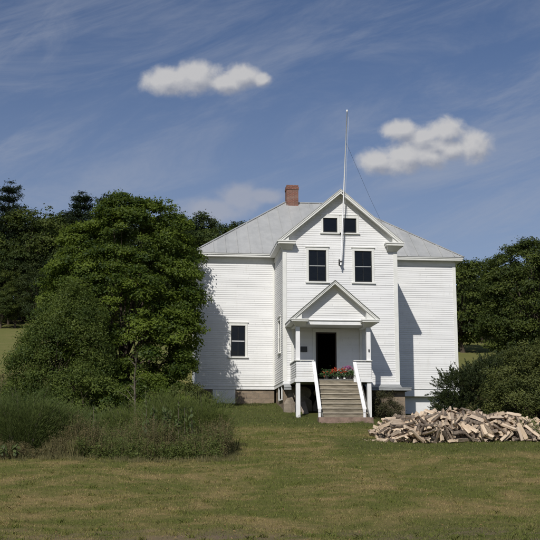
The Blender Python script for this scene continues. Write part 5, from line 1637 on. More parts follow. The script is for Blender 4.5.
def log_poly(kind):
    if kind == 0:
        p = [(0, 0)] + [(math.cos(a), math.sin(a)) for a in [0, .39, .785, 1.18, 1.57]]
        return [((x - .42) * 1.05, (y - .42) * 1.05) for x, y in p], [0, 1, 1, 1, 1, 0]
    if kind == 1:
        p = [(math.cos(a), math.sin(a)) for a in [0, .52, 1.05, 1.57, 2.09, 2.62, 3.14]]
        return [(x * .8, (y - .42) * .8) for x, y in p], [1] * 6 + [0]
    if kind == 2:
        p = [(0, 0)] + [(1.35 * math.cos(a), 1.35 * math.sin(a)) for a in [-.35, -.1, .15, .4]]
        return [(x - .8, y) for x, y in p], [0, 1, 1, 1, 0]
    if kind == 3:
        return [(.55 * math.cos(a * math.pi / 4), .55 * math.sin(a * math.pi / 4)) for a in range(8)], [1] * 8
    return [(-.7, -.32), (.62, -.38), (.7, .3), (-.1, .5), (-.66, .25)], [0] * 5
def log_mesh(kind, seed):
    g = random.Random(seed); P, bk = log_poly(kind); n = len(P); RR, L = .125, .25
    mb = MB(); rings = [-L, -L * .45, L * .1, L * .6, L]
    for j, x in enumerate(rings):
        e = .0 if 0 < j < 4 else 1.
        sx, sy = g.uniform(.9, 1.08), g.uniform(.9, 1.08); ox, oy = g.uniform(-.05, .05), g.uniform(-.05, .05)
        for a, b in P:
            mb.v.append((x + e * g.uniform(-.018, .018), (a * sx + ox + g.uniform(-.05, .05)) * RR, (b * sy + oy + g.uniform(-.05, .05)) * RR))
    for j in range(4):
        for i in range(n):
            i2 = (i + 1) % n; mb.f.append((j * n + i, j * n + i2, (j + 1) * n + i2, (j + 1) * n + i)); mb.m.append(bk[i])
    mb.f.append(tuple(range(n))[::-1]); mb.f.append(tuple(range(4 * n, 5 * n))); mb.m += [0, 0]
    return mb
LOGLAB = ['quarter-split log of pale wood with bark on its rounded side, in the firewood heap', 'half-round split log with bark on its curved side, in the firewood heap',
          'thin wedge-shaped split log in the firewood heap', 'whole round unsplit log with bark all round in the firewood heap', 'barkless squarish split log of pale wood in the firewood heap']
LOGGRP = ['quarter-split logs of the firewood heap', 'half-round logs of the firewood heap', 'thin wedge logs of the firewood heap', 'round logs of the firewood heap', 'squarish barkless logs of the firewood heap']
protos = {}
for k in range(5):
    for s in range(3):
        o = log_mesh(k, 10 * k + s).build('firewood_log', [M['split'], M['logbark']]); protos[(k, s)] = o
used = set(); rest_v, rest_f, rest_m = [], [], []
PCX, PCY, PS_, LS = 11.45, 39.5, 1.0, 1.0
for i, (k, x, y, z, qw, qx, qy, qz, sx, sy) in enumerate(LOGS):
    z0 = 1.9215 + .105 * (PCY - 38.3)
    loc = Vector((PCX + (x - 10.6) * PS_, PCY + (y - 38.3) * PS_, 0))
    loc.z = float(gz(loc.x, loc.y)) + (z - .105 * (y - 20)) * PS_ - .03
    q = Quaternion((qw, qx, qy, qz)); key = (k, i % 3)
    if i < 300:
        o = protos[key] if key not in used else protos[key].copy()
        if key in used: COL.objects.link(o)
        used.add(key)
        o.location = loc; o.rotation_mode = 'QUATERNION'; o.rotation_quaternion = q; o.scale = (sx * 1.16, sy * .86, sy * .86)
        tag(o, LOGLAB[k], 'log', LOGGRP[k])
    else:
        me = protos[key].data; b = len(rest_v)
        for v in me.vertices:
            c = Vector((v.co.x * sx * 1.16, v.co.y * sy * .86, v.co.z * sy * .86)) ; c.rotate(q); rest_v.append(tuple(c + loc))
        for p in me.polygons: rest_f.append(tuple(b + j for j in p.vertices)); rest_m.append(p.material_index)
for key, o in protos.items():
    if key not in used: bpy.data.objects.remove(o)
mb = MB(); mb.v, mb.f, mb.m = rest_v, rest_f, rest_m
tag(mb.build('firewood', [M['split'], M['logbark']]), 'split logs buried deeper in the firewood heap', 'firewood', kind='stuff')

def chips():
    g = np.random.default_rng(15); n = 900
    x = g.uniform(7.4, 14.9, n); y = 38.1 + np.abs(g.normal(size=n)) * -.28 + g.uniform(0, .5, n)
    P = np.stack([x, y, gz(x, y) + .035], 1); N = unit(g.normal(size=(n, 3)) * .4 + [0, -.2, 1])
    V, F = leaf_quads(P, N, .06, .022, g)
    tag(fast_mesh('wood_chips', V, F, M['split']), 'pale bark and wood chips scattered in the grass along the firewood heap', 'wood chips', kind='stuff')
    m = 700; x = g.uniform(-4, 16, m); y = 17 + 29 * g.uniform(0, 1, m) ** 1.4
    P = np.stack([x, y, gz(x, y) + .04], 1); N = unit(g.normal(size=(m, 3)) * .35 + [0, -.2, 1]); V, F = leaf_quads(P, N, .055, .035, g)
    tag(fast_mesh('fallen_leaves', V, F, M['fallen'], np.repeat(g.uniform(0, 1, m), 4)), 'dry fallen leaves scattered over the mown lawn', 'leaves', kind='stuff')
M['fallen'] = leaf_mat('dry_fallen_leaves', (.12, .07, .03), (.30, .20, .09), .1)
chips()
# ------------------------------------------------------------------ trees
def make_tree(name, label, cat, base, lobes, mat, nb, per, brad, L, W, seed, group=None, trunk=(1.2, .14), up=.55, flat=.45, inner=.72, droop=.3, ntar=18, extra_stems=(), loose=.06):
    """base: world point; lobes relative to the base"""
    g = np.random.default_rng(seed)
    root = empty(name, base, label, cat, group)
    V, F, t, C = foliage(g, lobes, nb, per, brad, L, W, up, flat, inner, droop, loose)
    fast_mesh('crown', V, F, mat, t, root)
    mb = MB(); gi = g.choice(len(C), min(ntar, len(C)), replace=False)
    tg = [C[i] * [.85, .85, .97] for i in gi]
    limbs(mb, (0, 0, 0), trunk[0], trunk[1], tg, g)
    for s in extra_stems:
        limbs(mb, s, trunk[0] * .8, trunk[1] * .7, [C[i] * .9 for i in g.choice(len(C), 6, replace=False)], g)
    mb.build('trunk', M['bark'], root, True, org=(0, 0, 0))
    return root

def base_at(x, y): return (x, y, float(gz(x, y)))

# the big broadleaf beside the left wing
bx, by = -2.15, 50.3
lob = [(-.2, 0, 4.7, 3.1, 2.7, 3.9), (-1.9, -.3, 5.4, 2.1, 2., 2.6), (1.4, .3, 5.8, 1.9, 2.2, 3.3), (.1, -.2, 7.8, 2.0, 2., 2.1), (2.1, .8, 7.9, 1.2, 1.7, 1.7), (-1.9, 0, 7.1, 1.3, 1.4, 1.6),
       (2.3, .0, 3.0, 1.4, 1.9, 2.6), (-1.5, -1., 2.6, 2.4, 1.9, 2.5), (.8, -1.2, 2.4, 2.1, 1.8, 2.4), (.9, 0, 9.0, .9, 1., 1.0), (-.6, 0, 9.0, .8, .8, 1.0), (2.75, 2.8, 6.8, .7, 1.3, 1.6), (2.2, .3, 8.9, .8, .9, .9), (2.8, 2.4, 4.0, .75, 1.5, 2.1), (3.35, 3.9, 7.9, .35, .45, .4), (2.75, -.8, 5.4, .8, 1.0, 1.6), (2.6, -1.2, 3.2, 1.0, 1.0, 1.8),
       (-2.6, -.2, 6.4, .7, .8, .9), (-2.3, 0, 7.9, .6, .7, .8), (-3.0, -.4, 4.6, .9, .9, 1.3)]
g0 = np.random.default_rng(91)
for i in range(26):      # upright shoots that break the outline
    x_ = g0.uniform(-2.6, 3.0); lob.append((x_, g0.uniform(-1, 1), 9.0 - .22 * (x_ - .6) ** 2 + g0.uniform(0, .7), .16, .16, g0.uniform(.4, .75)))
lob = [(a_[0] * 1.02, a_[1], a_[2] * 1.07, *a_[3:]) for a_ in lob]
make_tree('maple_tree', 'big dense green broadleaf tree against the left wing of the schoolhouse', 'tree', base_at(bx, by), lob, M['maple'], 700, 300, .56, .125, .10, 21, trunk=(2.0, .2), ntar=45, extra_stems=((.8, .2, 0), (-.9, -.2, 0)), droop=.35, flat=.38, inner=.66)
# grey-green willow-like shrub on its left
lob = [(0, 0, 2.6, 1.8, 1.6, 2.6), (-1.0, -.1, 1.9, 1.3, 1.3, 1.9), (1.0, 0, 3.4, 1.3, 1.3, 2.3), (.6, .1, 5.0, .8, .9, 1.2), (-.2, 0, 4.5, .9, .9, 1.2), (-1.6, -.4, 1.0, .7, .7, .9), (.9, -.6, 1.3, 1.7, 1.1, 1.4)]
lob = [(x_ + .15, y_, z_, a_ * .95, b_, c_) for x_, y_, z_, a_, b_, c_ in lob]
make_tree('willow_shrub', 'paler grey-green bushy willow leaning out on the left of the big tree', 'shrub', base_at(-5.0, 46.8), lob, M['willow'], 300, 300, .5, .13, .048, 22, trunk=(.8, .08), up=.4, flat=.7, droop=.5, ntar=26, extra_stems=((.5, .2, 0), (-.5, -.1, 0)), loose=.1)
# low growth under the big tree
lob = [(0, 0, .9, 1.2, 1., 1.1), (.9, 0, .8, .9, .8, 1.), (-1., .1, .8, 1., .8, .9)]
for i, (x, y, s, mt, lb) in enumerate([(-1.0, 45.6, 1.1, 'maple', 'low leafy bush under the big tree behind the bare sapling'), (.6, 47.6, .85, 'bush', 'small bush at the left corner of the schoolhouse'), (-3.6, 45.0, 1.1, 'willow', 'low bush between the willow and the bare sapling')]):
    make_tree('low_bush', lb, 'bush', base_at(x, y), [tuple(s * c for c in l) for l in lob], M[mt], 70, 170, .36, .10, .07, 30 + i, 'low bushes under the big tree', (.3, .04), ntar=10)

# bushes on the right, before and beside the firewood
lob = [(.2, -2.6, .9, .8, .7, .95), (1.2, -2.9, 1.1, 1., .8, 1.1), (2.2, -1.3, 1.2, 1.5, .9, 1.3), (0, 0, 1.5, 1.9, 1.5, 1.7), (1.3, 0, 2.0, 1.7, 1.5, 1.9), (2.8, .2, 2.2, 1.9, 1.6, 2.2), (-.9, -.1, 1.1, 1.2, 1.2, 1.3), (.6, -.3, 2.8, 1.2, 1., 1.2), (2.0, 0, 3.6, 1.0, 1., 1.0), (4.2, 0, 2.0, 1.8, 1.5, 2.1), (.2, -1.1, .7, 1.2, .9, .9), (1.6, -1.2, .9, 1.4, .9, 1.1)]
lob += [(-.6, .8, 2.2, 1.3, 1.2, 1.3), (3.2, .3, 3.6, 1.4, 1.2, 1.4), (-1.2, 1.2, 1.2, 1.0, 1.0, 1.2), (1.2, .9, 3.2, 1.2, 1., 1.1)]
make_tree('broad_bush', 'large dull green bush at the right edge overhanging the firewood', 'bush', base_at(15.35, 40.9), lob, M['bush'], 520, 300, .45, .085, .055, 41, trunk=(.8, .08), ntar=30, up=.5, flat=.5)
def spiky(name, label, base, lobes, seed, n, L, mat):
    g = np.random.default_rng(seed); root = empty(name, base, label, 'shrub')
    C, Nn = crown_pts(g, lobes, n, .55, .7)
    dirs = unit(Nn + [0, 0, .25] + g.normal(size=(n, 3)) * .35); m = 62
    k = np.repeat(np.arange(n), m); t = g.uniform(0, 1, (n * m, 1)); ln = g.uniform(.3, .75, n)[k][:, None]
    P = C[k] + dirs[k] * t * ln + g.normal(size=(n * m, 3)) * .07 * (1.1 - t); ax = unit(dirs[k] + g.normal(size=(n * m, 3)) * .5)
    N = unit(np.cross(ax, unit(g.normal(size=(n * m, 3)))))
    V, F = leaf_quads(P, N, L, .030, g, ax * 4)
    tt = np.clip(g.uniform(0, .7, n)[k] + t[:, 0] * .3, 0, 1)
    fast_mesh('crown', V, F, M[mat], np.repeat(tt, 4), root)
    mb = MB(); limbs(mb, (0, 0, 0), .4, .07, [C[i] for i in g.choice(n, 24, replace=False)], g); mb.build('trunk', M['bark'], root, True, org=(0, 0, 0))
spiky('juniper_shrub', 'dark spiky evergreen shrub between the firewood and the right wing', base_at(14.3, 45.2), [(1.6, .2, 1.8, 1.5, 1.2, 1.6), (-.4, 0, 1.3, 1.4, 1.3, 1.35), (.9, 0, 1.5, 1.3, 1.2, 1.5), (-1.35, -.1, 1.75, .75, .7, .6), (1.9, .1, 1.2, 1.2, 1.1, 1.3), (.2, 0, 2.3, .7, .8, .6), (-1.0, 0, .8, 1.2, 1.1, 1.)], 51, 2000, .11, 'juniper')
# shrub by the steps
make_tree('step_shrub', 'small brownish shrub against the tan foundation right of the steps', 'shrub', (10.75, 49.9, float(gz(10.75, 49.9))), [(0, 0, .75, .6, .5, .75), (-.35, 0, .9, .35, .4, .6), (.4, 0, .5, .45, .4, .5)], M['stepshrub'], 130, 110, .22, .055, .035, 52, trunk=(.3, .025), ntar=16, loose=.05)

# the big tree at the right edge
make_tree('dark_round_tree', 'big dark rounded tree standing in the field at the right edge', 'tree', base_at(27.8, 75), [(0, 0, 5.3, 3.6, 3.4, 4.2), (-1.7, 0, 6.0, 1.9, 2., 2.6), (.2, 0, 8.0, 1.9, 2., 1.7), (2., 0, 6.9, 2., 2., 2.2), (-2.2, -.2, 3.2, 1.9, 2., 2.4), (1., -.8, 3., 3.2, 2.2, 2.4), (-1.0, 0, 8.1, .9, 1., 1.0), (-2.6, 0, 2.6, 1.3, 1.4, 1.5)], M['darktree'], 480, 200, .72, .16, .12, 61, trunk=(2.4, .3), ntar=30)
make_tree('field_tree', 'smaller dark tree beyond the right corner of the schoolhouse', 'tree', base_at(24.9, 84), [(0, 0, 4.2, 2.4, 2.2, 3.6), (-1.1, 0, 5.6, 1.3, 1.4, 2.0), (1.2, 0, 4.8, 1.6, 1.5, 2.6), (0, 0, 2.4, 2.1, 2., 1.7)], M['darktree'], 170, 120, .8, .22, .17, 62, trunk=(1.6, .2), ntar=16)

# wood behind: a few tree kinds, copied
def pine_proto(seed, H, lean=0):
    g = np.random.default_rng(seed); root = empty('pine_tree', (0, 0, 0))
    C = []; S = []
    z = H * .28
    while z < H * .97:
        u = (z / H - .28) / .72; r = H * .25 * (1 - u) ** .7 * g.uniform(.6, 1.15) + .25
        nbr = g.integers(4, 7); a0 = g.uniform(0, 6.28)
        for b in range(nbr):
            a = a0 + b * 6.28 / nbr + g.normal() * .25; rr = r * g.uniform(.65, 1.2)
            for s in np.linspace(.3, 1, 4):
                C.append((math.cos(a) * rr * s, math.sin(a) * rr * s, z + rr * s * (.05 + .35 * u) + g.normal() * .08)); S.append(.32 + .28 * (1 - s) + .2 * (1 - u))
        z += H * g.uniform(.05, .075)
    C.append((0, 0, H)); S.append(.35)
    C = np.array(C); S = np.array(S); m = 70; k = np.repeat(np.arange(len(C)), m)
    P = C[k] + g.normal(size=(len(k), 3)) * np.stack([S[k] * .75, S[k] * .75, S[k] * .3], 1)
    N = unit(g.normal(size=(len(k), 3)) * .8 + [0, 0, .7]); V, F = leaf_quads(P, N, .26, .09, g)
    fast_mesh('crown', V, F, M['pine'], np.repeat(np.clip(g.uniform(0, 1, len(C))[k] * .7 + g.normal(size=len(k)) * .15, 0, 1), 4), root)
    mb = MB(); mb.tube([(0, 0, -.5), (0, 0, H * .5), (0, 0, H * .97)], [H * .018, H * .012, .03], 7)
    for c in C[3::8]: mb.tube([(0, 0, c[2] - .2), tuple(c)], [.07, .02], 4, cap=False)
    mb.build('trunk', M['bark'], root, org=(0, 0, 0)); return root
def decid_proto(seed, H, mat, wide=1.):
    g = np.random.default_rng(seed); n = 9
    lob = [(0, 0, H * .58, H * .26 * wide, H * .26 * wide, H * .36)]
    for i in range(n):
        a = g.uniform(0, 6.28); u = g.uniform(.22, .9); r = H * .25 * wide * math.sin(math.pi * min(u * .9, .97)) ** .6
        lob.append((math.cos(a) * r * .7, math.sin(a) * r * .7, H * u, H * g.uniform(.09, .16), H * g.uniform(.09, .16), H * g.uniform(.09, .15)))
    return make_tree('broadleaf_tree', None, None, (0, 0, 0), lob, M[mat], 170, 110, H * .066, .22, .16, seed, None, (H * .25, H * .02), ntar=12, flat=.55, loose=.10)
pines = [pine_proto(71, 13), pine_proto(72, 15)]
dec = [decid_proto(81, 11, 'forest'), decid_proto(82, 10, 'forest2', 1.2), decid_proto(83, 12, 'forest'), decid_proto(84, 9, 'forest2', 1.1), decid_proto(85, 11.5, 'darktree')]
usedp = set()
def place(proto, x, y, s, lb, grp=None, sz=1.):
    if id(proto) in usedp: o = copy_tree(proto)
    else: usedp.add(id(proto)); o = proto
    o.location = (x, y, float(gz(x, y)) - .2); o.rotation_euler = (0, 0, random.uniform(0, 6.28)); o.scale = (s, s, s * sz)
    tag(o, lb, 'tree', grp)
    if lb is None: pass
    if not grp and 'group' in o: del o['group']
    return o
# named individuals on the skyline (x, y from the picture; tops set by size)
def top_scale(H, x, y, px_y):
    """uniform size so that the top stands at a given height above the lawn camera's eye line"""
    z = 1.6 + (450 - px_y) / 1020. * y * 1.0
    return (z - float(gz(x, y)) + .2) / H
place(pines[1], -17.9, 114, top_scale(15, -17.9, 114, 184), 'tallest pine at the far left of the wood, standing clear against the sky')
place(dec[4], -15.6, 113, top_scale(11.5, -15.6, 113, 202), 'rounded dark tree on the skyline just right of the tall pine')
place(pines[0], -10.1, 116, top_scale(13, -10.1, 116, 193), 'dark pine showing above the wood left of the big tree')
place(pines[0], -7.4, 118, top_scale(13, -7.4, 118, 195), 'dark pine half hidden behind the top of the big tree')
GL = 'trees of the wood above the left field'
g = np.random.default_rng(9)
n = 0
for row, (y, hpx) in enumerate(((107, 262), (111, 238), (116, 222), (122, 214))):
    x = -34. + row
    while x < 1.5:
        x += g.uniform(2.6, 3.9)
        p = dec[g.integers(0, 5)] if g.uniform() < .8 else pines[g.integers(0, 2)]
        H = {id(pines[0]): 13, id(pines[1]): 15, id(dec[0]): 11, id(dec[1]): 10, id(dec[2]): 12, id(dec[3]): 9, id(dec[4]): 11.5}[id(p)]
        yy = y + g.uniform(-1.5, 1.5)
        s = top_scale(H, x, yy, hpx + g.uniform(-10, 12)); s = min(max(s, .55), 1.5)
        place(p, x, yy, s, 'tree of the dark wood above the left field', GL)
# understorey at the wood's foot
for i in range(16):
    x = -30 + i * 1.9 + g.uniform(-.5, .5); yy = 103.5 + g.uniform(-1, 1)
    place(dec[(i * 3) % 5], x, yy, g.uniform(.42, .6), 'low tree at the foot of the wood, on the left field edge', 'low trees along the left field edge')
GB = 'trees of the hilltop behind the roof'
for row, (y, hpx) in enumerate(((146, 220), (152, 217))):
    x = -2. + row
    while x < 26:
        x += g.uniform(3., 4.6); p = dec[g.integers(0, 5)]
        H = [11, 10, 12, 9, 11.5][dec.index(p)]
        place(p, x, y + g.uniform(-2, 2), top_scale(H, x, y, hpx + g.uniform(-4, 5)), 'tree of the hilltop wood showing above the left roof slope', GB)
GR = 'trees of the wood behind the right corner of the house'
for row, (y, hpx) in enumerate(((98, 275), (104, 262), (110, 254))):
    x = 24. + row
    while x < 52:
        x += g.uniform(2.6, 3.8); p = dec[g.integers(0, 5)]
        H = [11, 10, 12, 9, 11.5][dec.index(p)]
        place(p, x, y + g.uniform(-1.5, 1.5), min(top_scale(H, x, y, hpx + g.uniform(-8, 8)), 1.3), 'tree of the wood behind the right corner of the house', GR)
for i in range(13):
    x = 26 + i * 1.8 + g.uniform(-.5, .5)
    place(dec[(i * 2 + 1) % 5], x, 93.5 + g.uniform(-1, 1), g.uniform(.42, .6), 'low tree at the foot of the right-hand wood', 'low trees at the foot of the right-hand wood')

# ------------------------------------------------------------------ weeds and tall plants
def feathery(label, x, y, r, h, seed, mat, n=90, m=170):
    """many arching stems carrying hair-fine foliage"""
    g = np.random.default_rng(seed); root = empty('feathery_plant', base_at(x, y), label, 'plant', None)
    a = g.uniform(0, 6.28, n); rr = r * .45 * np.sqrt(g.uniform(0, 1, n)); b = np.stack([np.cos(a) * rr, np.sin(a) * rr * .8, np.zeros(n)], 1)
    hh = h * g.uniform(.6, 1.04, n) * (1 - .35 * (rr / (r * .45)) ** 2); out = np.stack([np.cos(a), np.sin(a) * .8, np.zeros(n)], 1) * (r * g.uniform(.2, .75, n))[:, None]
    k = np.repeat(np.arange(n), m); t = g.uniform(.12, 1, n * m) ** .8; t1 = t[:, None]
    P = b[k] + out[k] * t1 ** 1.6 + np.array([0, 0, 1.]) * (hh[k] * t * (1 - .08 * t))[:, None]
    spread = (.10 + .20 * np.sin(np.pi * np.clip(t, 0, 1)))[:, None] * h / 2
    o = g.normal(size=(n * m, 3)) * spread * [1, 1, .6]; P = P + o; P[:, 2] = np.maximum(P[:, 2], .02)
    ax = unit(o * .5 + np.array([0, 0, .25]) + out[k] * .2 + g.normal(size=(n * m, 3)) * .05)
    N = unit(np.cross(ax, unit(g.normal(size=(n * m, 3)))))
    V, F = leaf_quads(P, N, .17, .011, g, ax * 4)
    tt = np.clip(g.uniform(0, .7, n)[k] + t * .3, 0, 1)
    fast_mesh('foliage', V, F, M[mat], np.repeat(tt, 4), root)
    mb = MB()
    for i in range(0, n, 2):
        mb.tube([b[i], b[i] + out[i] * .35 + [0, 0, hh[i] * .5], b[i] + out[i] + [0, 0, hh[i] * .92]], [.012, .008, .003], 4, cap=False)
    mb.build('stem', M['deadwood'], root, org=(0, 0, 0))
feathery('tall dark feathery plant at the left edge, biggest of the feathery clump', -4.5, 33.6, 1.25, 2.25, 101, 'fern', 150, 260)
feathery('dark feathery plant bulging right of the left-edge clump', -3.5, 33.9, .9, 1.9, 102, 'fern', 90, 220)
feathery('dark feathery plant cut by the left edge of the picture', -5.8, 34.2, 1.1, 2.1, 103, 'fern', 90, 200)
feathery('feathery green plant nearest the corner of the schoolhouse, rightmost of the row', 1.35, 35.6, 1.05, 2.0, 104, 'fernlight', 110, 220)
feathery('feathery green plant behind the big pale leaves', .2, 35.9, 1.1, 2.15, 105, 'fernlight', 110, 220)
feathery('feathery green plant in front of the bare sapling', -1.1, 36.8, 1.05, 1.75, 106, 'fernlight', 100, 200)
feathery('low feathery green plant left of the bare sapling', -2.4, 37.2, 1.05, 1.45, 107, 'fern', 90, 200)

def tuft_mass(name, label, regions, seed, mat, cat):
    g = np.random.default_rng(seed); Xs, Ys, Hs, Ts, Ws = [], [], [], [], []
    for (x0, x1, y0, y1, n, h, w, t0, t1) in regions:
        nc = max(n // 28, 1); cx = g.uniform(x0, x1, nc); cy = g.uniform(y0, y1, nc); ch = h * g.uniform(.45, 1.1, nc); ct = g.uniform(t0, t1, nc)
        k = np.repeat(np.arange(nc), 28)
        Xs.append(cx[k] + g.normal(size=len(k)) * .09); Ys.append(cy[k] + g.normal(size=len(k)) * .09)
        Hs.append(ch[k] * g.uniform(.55, 1.1, len(k))); Ts.append(np.clip(ct[k] + g.normal(size=len(k)) * .14, 0, 1)); Ws.append(np.full(len(k), w))
    V, F, t = blades(g, *[np.concatenate(a) for a in (Xs, Ys, Hs, Ws)], .35, np.concatenate(Ts))
    return tag(fast_mesh(name, V, F, M[mat], t), label, cat, kind='stuff')
tuft_mass('tall_grass', 'tall uncut grass around the shrubs and on the field edge', [
    (-6.5, 1.9, 34.5, 38.5, 9000, .8, .012, .1, .7), (-9., 1.6, 38.5, 46., 15000, .75, .018, .2, .9), (-16, -6, 46, 66, 12000, .45, .03, .4, 1.),
    (-.5, 2.6, 34.2, 35.5, 1500, .5, .012, .1, .5), (13.2, 16.5, 38.2, 41.5, 5000, .5, .014, .1, .6), (16.5, 30, 56, 74, 9000, .35, .03, .4, 1.), (1.6, 5.7, 53.8, 54.8, 1200, .12, .02, .0, .3),
    (9.6, 11.9, 49.2, 50.6, 1500, .22, .012, .0, .5), (-6.5, 2.3, 31.6, 32.5, 3200, .22, .009, .4, 1.), (-3.6, -2.6, 32.3, 35, 2200, .65, .009, .6, 1.), (-2.5, 1.9, 32.4, 34.2, 900, .8, .008, .5, 1.), (1.9, 2.5, 32.5, 36, 700, .2, .01, .2, .8), (7.2, 14.8, 38.0, 38.7, 2600, .12, .01, .0, .5), (5.0, 13, 51.0, 54., 10, .1, .01, .0, .3), (6.0, 7.0, 48.4, 49.2, 260, .16, .01, .0, .3)], 201, 'tallgrass', 'grass')

def weeds(name, label, spots, seed, mat, L, W, per, cat='weeds'):
    """leafy stalks: (x0,x1,y0,y1,count,height)"""
    g = np.random.default_rng(seed); B, H = [], []
    for (x0, x1, y0, y1, n, h) in spots:
        x = g.uniform(x0, x1, n); y = g.uniform(y0, y1, n); hh = h * g.uniform(.45, 1.08, n) * (.68 + .22 * np.sin(x * 2.3 + y) + .14 * np.sin(x * 6.1 - y * 2)); B.append(np.stack([x, y, gz(x, y)], 1)); H.append(hh)
    B = np.concatenate(B); H = np.concatenate(H); n = len(B)
    lean = g.normal(size=(n, 3)) * [.22, .22, 0] * H[:, None]
    k = np.repeat(np.arange(n), per); t = g.uniform(.05, 1, (len(k), 1))
    P = B[k] + lean[k] * t ** 1.5 + np.array([0, 0, 1.]) * H[k][:, None] * t + g.normal(size=(len(k), 3)) * [.055, .055, .02]
    N = unit(g.normal(size=(len(k), 3)) * .7 + [0, -.1, .6]); V, F = leaf_quads(P, N, L, W, g)
    ct = g.uniform(0, .9, n); t4 = np.repeat(np.clip(ct[k] + g.normal(size=len(k)) * .12, 0, 1), 4)
    # stalks as slim quads
    s = g.normal(size=(n, 3)) * [1, .3, 0]; s = unit(s) * .004
    T_ = B + lean + np.array([0, 0, 1.]) * H[:, None]; V2 = np.stack([B - s, B + s, T_ + s * .5, T_ - s * .5], 1).reshape(-1, 3)
    F2 = np.arange(n * 4).reshape(n, 4) + len(V)
    return tag(fast_mesh(name, np.concatenate([V, V2]), np.concatenate([F, F2]), M[mat], np.concatenate([t4, np.repeat(np.clip(ct + .3, 0, 1), 4)])), label, cat, kind='stuff')
weeds('dry_weeds', 'brownish drying weeds along the edge of the mown lawn', [(-6.4, -3.0, 32.2, 32.9, 300, .5), (-3., 1.9, 32.5, 33.2, 350, .6), (-3.4, 2.0, 32.6, 34.4, 1000, .95), (-3.2, -2.1, 32.8, 34, 350, 1.35), (-1.2, .2, 32.9, 34.2, 400, 1.3), (.9, 2.0, 32.9, 34.4, 450, 1.4), (-6., -2.6, 32.4, 33.1, 500, .7), (-3.6, 2.2, 34.2, 35.2, 800, 1.25)], 301, 'brownweed', .055, .018, 34)
weeds('green_weeds', 'mixed green weeds among the tall plants', [(-2.9, 1.75, 32.4, 33.4, 850, .65), (-2.0, -.6, 32.6, 34, 500, 1.05), (.9, 1.75, 32.7, 34.6, 600, 1.15), (-3.2, 2.0, 33.0, 36.0, 900, 1.25), (-5., 1.8, 36, 40, 900, 1.1), (1.0, 2.0, 33.1, 35.4, 450, .8), (13.6, 16.5, 38., 39.2, 500, .9)], 302, 'fernlight', .075, .026, 34)

def broad_plant(label, x, y, h, seed, n=26):
    g = np.random.default_rng(seed); root = empty('broad_leaved_plant', base_at(x, y), label, 'plant', 'broad-leaved plants in the weeds')
    z = g.uniform(.35, 1, n) * h; a = g.uniform(0, 6.28, n); P = np.stack([np.cos(a) * .11, np.sin(a) * .11, z], 1)
    N = unit(np.stack([np.cos(a) * .9, np.sin(a) * .9, np.full(n, .6)], 1) + g.normal(size=(n, 3)) * .25); ax = np.stack([np.cos(a) * .5, np.sin(a) * .5, np.full(n, .8)], 1)
    V, F = leaf_quads(P, N, .20, .085, g, ax * 4); fast_mesh('leaves', V, F, M['broad'], np.repeat(g.uniform(0, 1, n), 4), root)
    mb = MB(); mb.tube([(0, 0, 0), (.02, 0, h * .5), (0, .02, h)], [.012, .01, .005], 5); mb.build('stem', M['deadwood'], root, org=(0, 0, 0))
for i, (x, y, h) in enumerate([(-.62, 33.6, 1.75), (-.38, 33.9, 1.55), (-.05, 33.5, 1.62), (.15, 33.7, 1.45), (.42, 33.5, 1.72), (.62, 33.8, 1.5), (.85, 33.6, 1.55), (.0, 33.9, 1.4), (-2.3, 33.4, 1.5), (-.7, 36.1, 2.1)]):
    lb = 'upright plant with big pale green leaves in the weeds between the feathery plants' if i < 8 else ('lone yellow-green leafy plant among the brown weeds on the left' if i == 8 else 'pale broad-leaved plant at the foot of the bare sapling')
    broad_plant(lb, x, y, h, 400 + i)
for i in range(3): broad_plant('low clump of pale leaves at the lawn edge, far left', -5.2 + .35 * i, 31.95 + .1 * i, .42, 420 + i, 22)

# bare sapling
ORG = Vector(base_at(-1.15, 38.6)); x, y, z = ORG
sp = empty('dead_sapling', ORG, 'thin bare dead sapling standing in front of the big tree', 'dead tree')
g = np.random.default_rng(77)
mb = MB(); mb.tube([(x, y, z - .1), (x + .03, y, z + 1.2), (x - .03, y, z + 2.3), (x + .06, y, z + 3.3)], [.045, .04, .03, .012], 7); mb.build('trunk', M['deadwood'], sp, True)
mb = MB()
for i in range(16):
    h = g.uniform(1.2, 3.2); a = g.uniform(0, 6.28); l = g.uniform(.35, .9) * (1.1 - h / 4.2)
    p = Vector((x, y, z + h)); q1 = p + Vector((math.cos(a) * l * .5, math.sin(a) * l * .5, l * .45)); q2 = p + Vector((math.cos(a) * l, math.sin(a) * l, l * g.uniform(.2, .9)))
    mb.tube([p, q1, q2], [.014, .009, .003], 5, cap=False)
mb.build('branches', M['deadwood'], sp)
ORG = Vector((0, 0, 0))

